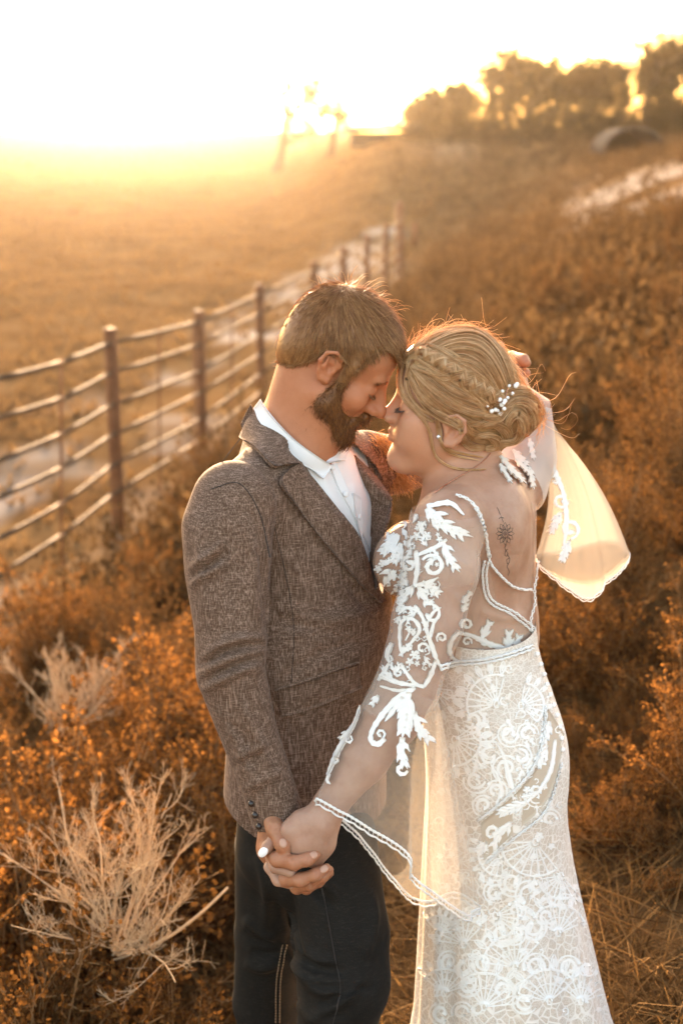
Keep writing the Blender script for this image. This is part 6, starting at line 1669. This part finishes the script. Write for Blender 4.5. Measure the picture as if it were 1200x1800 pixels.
fm = [scroll(985, 880, 14, 0, 1.2, 1, 5), scroll(1000, 930, 18, 1.5, 1.2, -1, 6), scroll(975, 845, 10, 3, 1.1, 1, 4), ([(960, 790), (975, 830), (990, 870), (995, 920), (990, 960)], np.array((4, 7, 6, 7, 3)))]+leafs((970, 800), (955, 830), 11, 3)+leafs((985, 900), (965, 940), 12, 3)+leafs((1000, 950), (985, 990), 12, 3)
motif(fm, bvh((G2.reshape(-1, 3), F2_)), 0.0015, M_LACE, 'lace_applique', slv_g, 2.6)
# straps and back trims
def trim_px(pts, tree, name, parent, w_=3.2, amp=1.6, step=3.0, row2=6.0, mat=M_LACE):
    c = beads_along(np.array(pts, float), 1, step); tg = np.gradient(c, axis=0); tg /= np.linalg.norm(tg, axis=1, keepdims=True); n_ = np.stack((-tg[:, 1], tg[:, 0]), 1)
    prt = []
    k_ = np.arange(len(c))
    for off in ((0, row2) if row2 else (0,)):
        for sg in (-1, 1):
            P_, N_ = project(c+n_*(off+1.7*sg*np.sin(k_*math.pi/2+math.pi/4))[:, None], tree, 0.0030+0.0006*sg)
            prt.append(tube1(P_, 0.00036*w_, 5))
    V_, F_ = cat_mesh(prt); return part(name, V_, F_, mat, parent)
trim_px([(800, 871), (826, 884), (844, 918), (853, 955), (860, 986), (874, 1006), (898, 1029), (918, 1036), (934, 1036)], BODB, 'strap', gown, 4.0, row2=0)
trim_px([(812, 874), (834, 892), (848, 925), (856, 960), (861, 980)], BODB, 'strap', gown, 3.4, row2=0)
trim_px([(851, 984), (847, 1008), (851, 1044), (864, 1063), (890, 1077), (916, 1095), (934, 1112)], BODB, 'back_trim', gown, 3.4, row2=-6.5)
trim_px([(946, 985), (941, 1010), (936, 1035), (937, 1060), (930, 1090), (934, 1115)], BODB, 'back_trim', gown, 3.0, row2=0)
trim_px([(770, 1170), (800, 1163), (840, 1160), (880, 1152), (935, 1134)], bvh((SKV, SKF), (BV+bN*0.004, BF)), 'waist_trim', skirt, 4.5, row2=6)
# lace figures on the skirt
def fan(cx, cy, r, a0, span=2.2, ribs=9, petals=7, w_=2.8):
    out = [ (ring(cx, cy, 4.5, 7), 3.0) ]
    for a in np.linspace(a0-span/2, a0+span/2, ribs):
        e = np.array((math.cos(a), math.sin(a))); out.append(([np.array((cx, cy))+e*7, np.array((cx, cy))+e*r*0.5, np.array((cx, cy))+e*r], w_))
    arc = [(cx+r*math.cos(a), cy+r*math.sin(a)) for a in np.linspace(a0-span/2, a0+span/2, 14)]; out.append((arc, w_*1.5))
    arc = [(cx+r*0.55*math.cos(a), cy+r*0.55*math.sin(a)) for a in np.linspace(a0-span/2, a0+span/2, 14)]; out.append((arc, w_*0.6))
    for a in np.linspace(a0-span/2*0.9, a0+span/2*0.9, petals):
        e = np.array((math.cos(a), math.sin(a))); n_ = np.array((-e[1], e[0])); b = np.array((cx, cy))+e*(r+2); l = r*0.45; ww = r*span/petals*0.50
        out.append(([b-n_*1, b+e*l*0.45-n_*ww*0.55, b+e*l, b+e*l*0.45+n_*ww*0.55, b+n_*1], w_)); out.append(([b+e*l*0.2, b+e*l*0.5, b+e*l*0.8], np.array((1.5, ww*0.55, 1.5))))
    return out
def swirl(cx, cy, r, a0, sgn=1, w_=5): 
    return [scroll(cx, cy, r, a0, 0.95, sgn, w_, 0.35), scroll(cx, cy, r*1.5, a0, 0.55, sgn, w_*0.6, 0.75)]
sk = []
for f_ in ((872, 1238, 52, -2.4), (798, 1300, 46, 0.5), (915, 1240, 40, -0.3), (940, 1480, 60, 2.0), (880, 1500, 40, 2.6), (850, 1770, 60, -1.2), (815, 1660, 44, -1.9), (905, 1700, 58, -1.9), (980, 1640, 50, -1.5), (780, 1745, 42, -1.4), (965, 1760, 56, -1.8), (1020, 1760, 44, -1.4), (770, 1640, 30, -1.2), (760, 1210, 40, 1.2), (985, 1540, 40, 1.9), (870, 1610, 40, 0.4)): sk += fan(*f_)
for w__ in ((850, 1280, 18, 0.3, 1), (830, 1265, 16, 2.5, -1), (895, 1290, 16, 1.0, 1), (860, 1330, 18, -1, -1), (890, 1350, 18, 2, 1), (835, 1370, 18, 0, 1), (870, 1390, 15, 1, -1), (850, 1415, 14, 2, 1), (915, 1330, 14, -2, 1), (925, 1290, 14, 0, -1),
            (900, 1550, 18, 1, 1), (870, 1570, 16, -1, -1), (930, 1570, 18, 2, 1), (880, 1640, 18, 0, 1), (830, 1610, 14, 1, -1), (905, 1640, 15, 2.4, -1), (935, 1630, 18, -1, 1), (850, 1690, 16, 1, 1), (940, 1700, 18, 0, -1), (790, 1690, 15, 2, 1), (820, 1730, 18, -1, 1), (880, 1740, 18, 1.5, -1), (920, 1760, 16, 0.5, 1), (1000, 1700, 16, 2.5, 1), (990, 1590, 14, 0, -1), (775, 1780, 16, 1, 1), (960, 1610, 14, 1, 1), (810, 1780, 14, 0, -1), (1030, 1700, 12, 0, 1), (940, 1400, 13, 1, 1), (965, 1440, 13, 0, -1), (905, 1600, 13, 1, -1)): sk += swirl(*w__)
sk += [([(868, 1300), (885, 1330), (895, 1370), (905, 1395)], np.array((2, 4, 9, 2))), ([(860, 1340), (880, 1380), (870, 1420)], np.array((2, 5, 2)))]
rs_ = np.random.default_rng(31)
for _ in range(120):
    yy0 = rs_.uniform(1175, 1795); lx = np.interp(yy0, [1175, 1400, 1800], [790, 770, 740]); rx0 = np.interp(yy0, [1175, 1280, 1400, 1800], [945, 985, 985, 1062]); xx0 = rs_.uniform(lx, rx0)
    k0 = rs_.random()
    if k0 < 0.45: sk.append(scroll(xx0, yy0, rs_.uniform(6, 12), rs_.uniform(0, 6.28), rs_.uniform(0.6, 1.1), rs_.choice((-1, 1)), 2.6))
    elif k0 < 0.75: sk += leafs((xx0, yy0), (xx0+rs_.uniform(-16, 16), yy0+rs_.uniform(8, 22)*rs_.choice((-1, 1))), 6, 2, rs_.uniform(-0.2, 0.2))
    else: sk += flower5(xx0, yy0, rs_.uniform(5, 8))
motif(sk, SKB, 0.0010, M_LACE_S, 'lace_figure', skirt, strict=SKB)
# sheer band across the hip with leaf work, edged by picot trims
band = loft([(962, 1246), (958, 1300), (940, 1352), (900, 1400), (845, 1446)], [(990, 1290), (978, 1360), (955, 1415), (905, 1462), (850, 1512)], 26, 8)
V, F = slab(band, SKB, 0.0012, 0.001); part('sheer_band', V, F, M_SATIN, skirt)
SKB2 = bvh((SKV, SKF), (V, F))
trim_px([(956, 1240), (952, 1300), (934, 1350), (893, 1398), (838, 1444)], SKB2, 'picot_trim', skirt, 4.2, row2=0)
trim_px([(985, 1340), (958, 1422), (908, 1468), (852, 1518)], SKB2, 'picot_trim', skirt, 3.6, row2=0)
lb = leafs((965, 1268), (952, 1310), 13, 3)+leafs((960, 1310), (945, 1352), 13, 3, 0.1)+[scroll(955, 1335, 9, 1.2, 1.2, 1, 5), scroll(940, 1390, 10, 0.5, 1.2, -1, 5), scroll(866, 1462, 12, 2.0, 1.1, 1, 7)]
lb += leafs((925, 1410), (870, 1432), 14, 4)+leafs((900, 1445), (866, 1500), 14, 3, 0.15)+leafs((855, 1480), (838, 1500), 12, 3)
for c in ((925, 1388), (932, 1398), (922, 1400)): lb += flower5(*c, 7)
lb += [([(975, 1300), (968, 1350), (950, 1385), (925, 1410)], np.array((5, 7, 6, 4)))]
motif(lb, SKB2, 0.002, M_LACE_S, 'lace_figure', skirt, strict=SKB)
# button row down the back
for (a, b) in ((945, 1150), (951, 1168), (957, 1186), (962, 1204), (968, 1222), (974, 1240), (980, 1258), (985, 1278), (988, 1298), (990, 1318)):
    pp, nn = project([(a-4, b)], SKB, 0.003); V, F = ball(pp[0], 0.0048, 9, 6); part('button', V, F, M_PEARL, skirt)
# fluffy tan tuft on the groom's far sleeve
rng = np.random.default_rng(77)
pl = []
spine = smooth_path([W(668, 770, 2.53), W(682, 800, 2.545), W(694, 830, 2.555), W(704, 850, 2.56)], 30)
for j in range(900):
    p = spine[rng.integers(0, 30)]+rng.normal(0, 0.010, 3)*np.array((1.3, 0.6, 0.7)); d = unit(np.array((0.55, -0.10, -0.85))+rng.normal(0, 0.5, 3)); L = rng.uniform(0.010, 0.026)
    pl.append([p, p+d*L*0.5, p+d*L+np.array((0, 0, -0.003))])
tuft = mk('fluffy_tuft', *tubes(np.array(pl), np.array([[0.0007, 0.0006, 0.0002]])*np.ones((len(pl), 1)), 3), leafy('tuft', (0.50, 0.30, 0.13), (0.72, 0.52, 0.30), 0.5)); tag(tuft, 'fluffy tan grass plume caught on the groom\'s far sleeve', 'tuft')
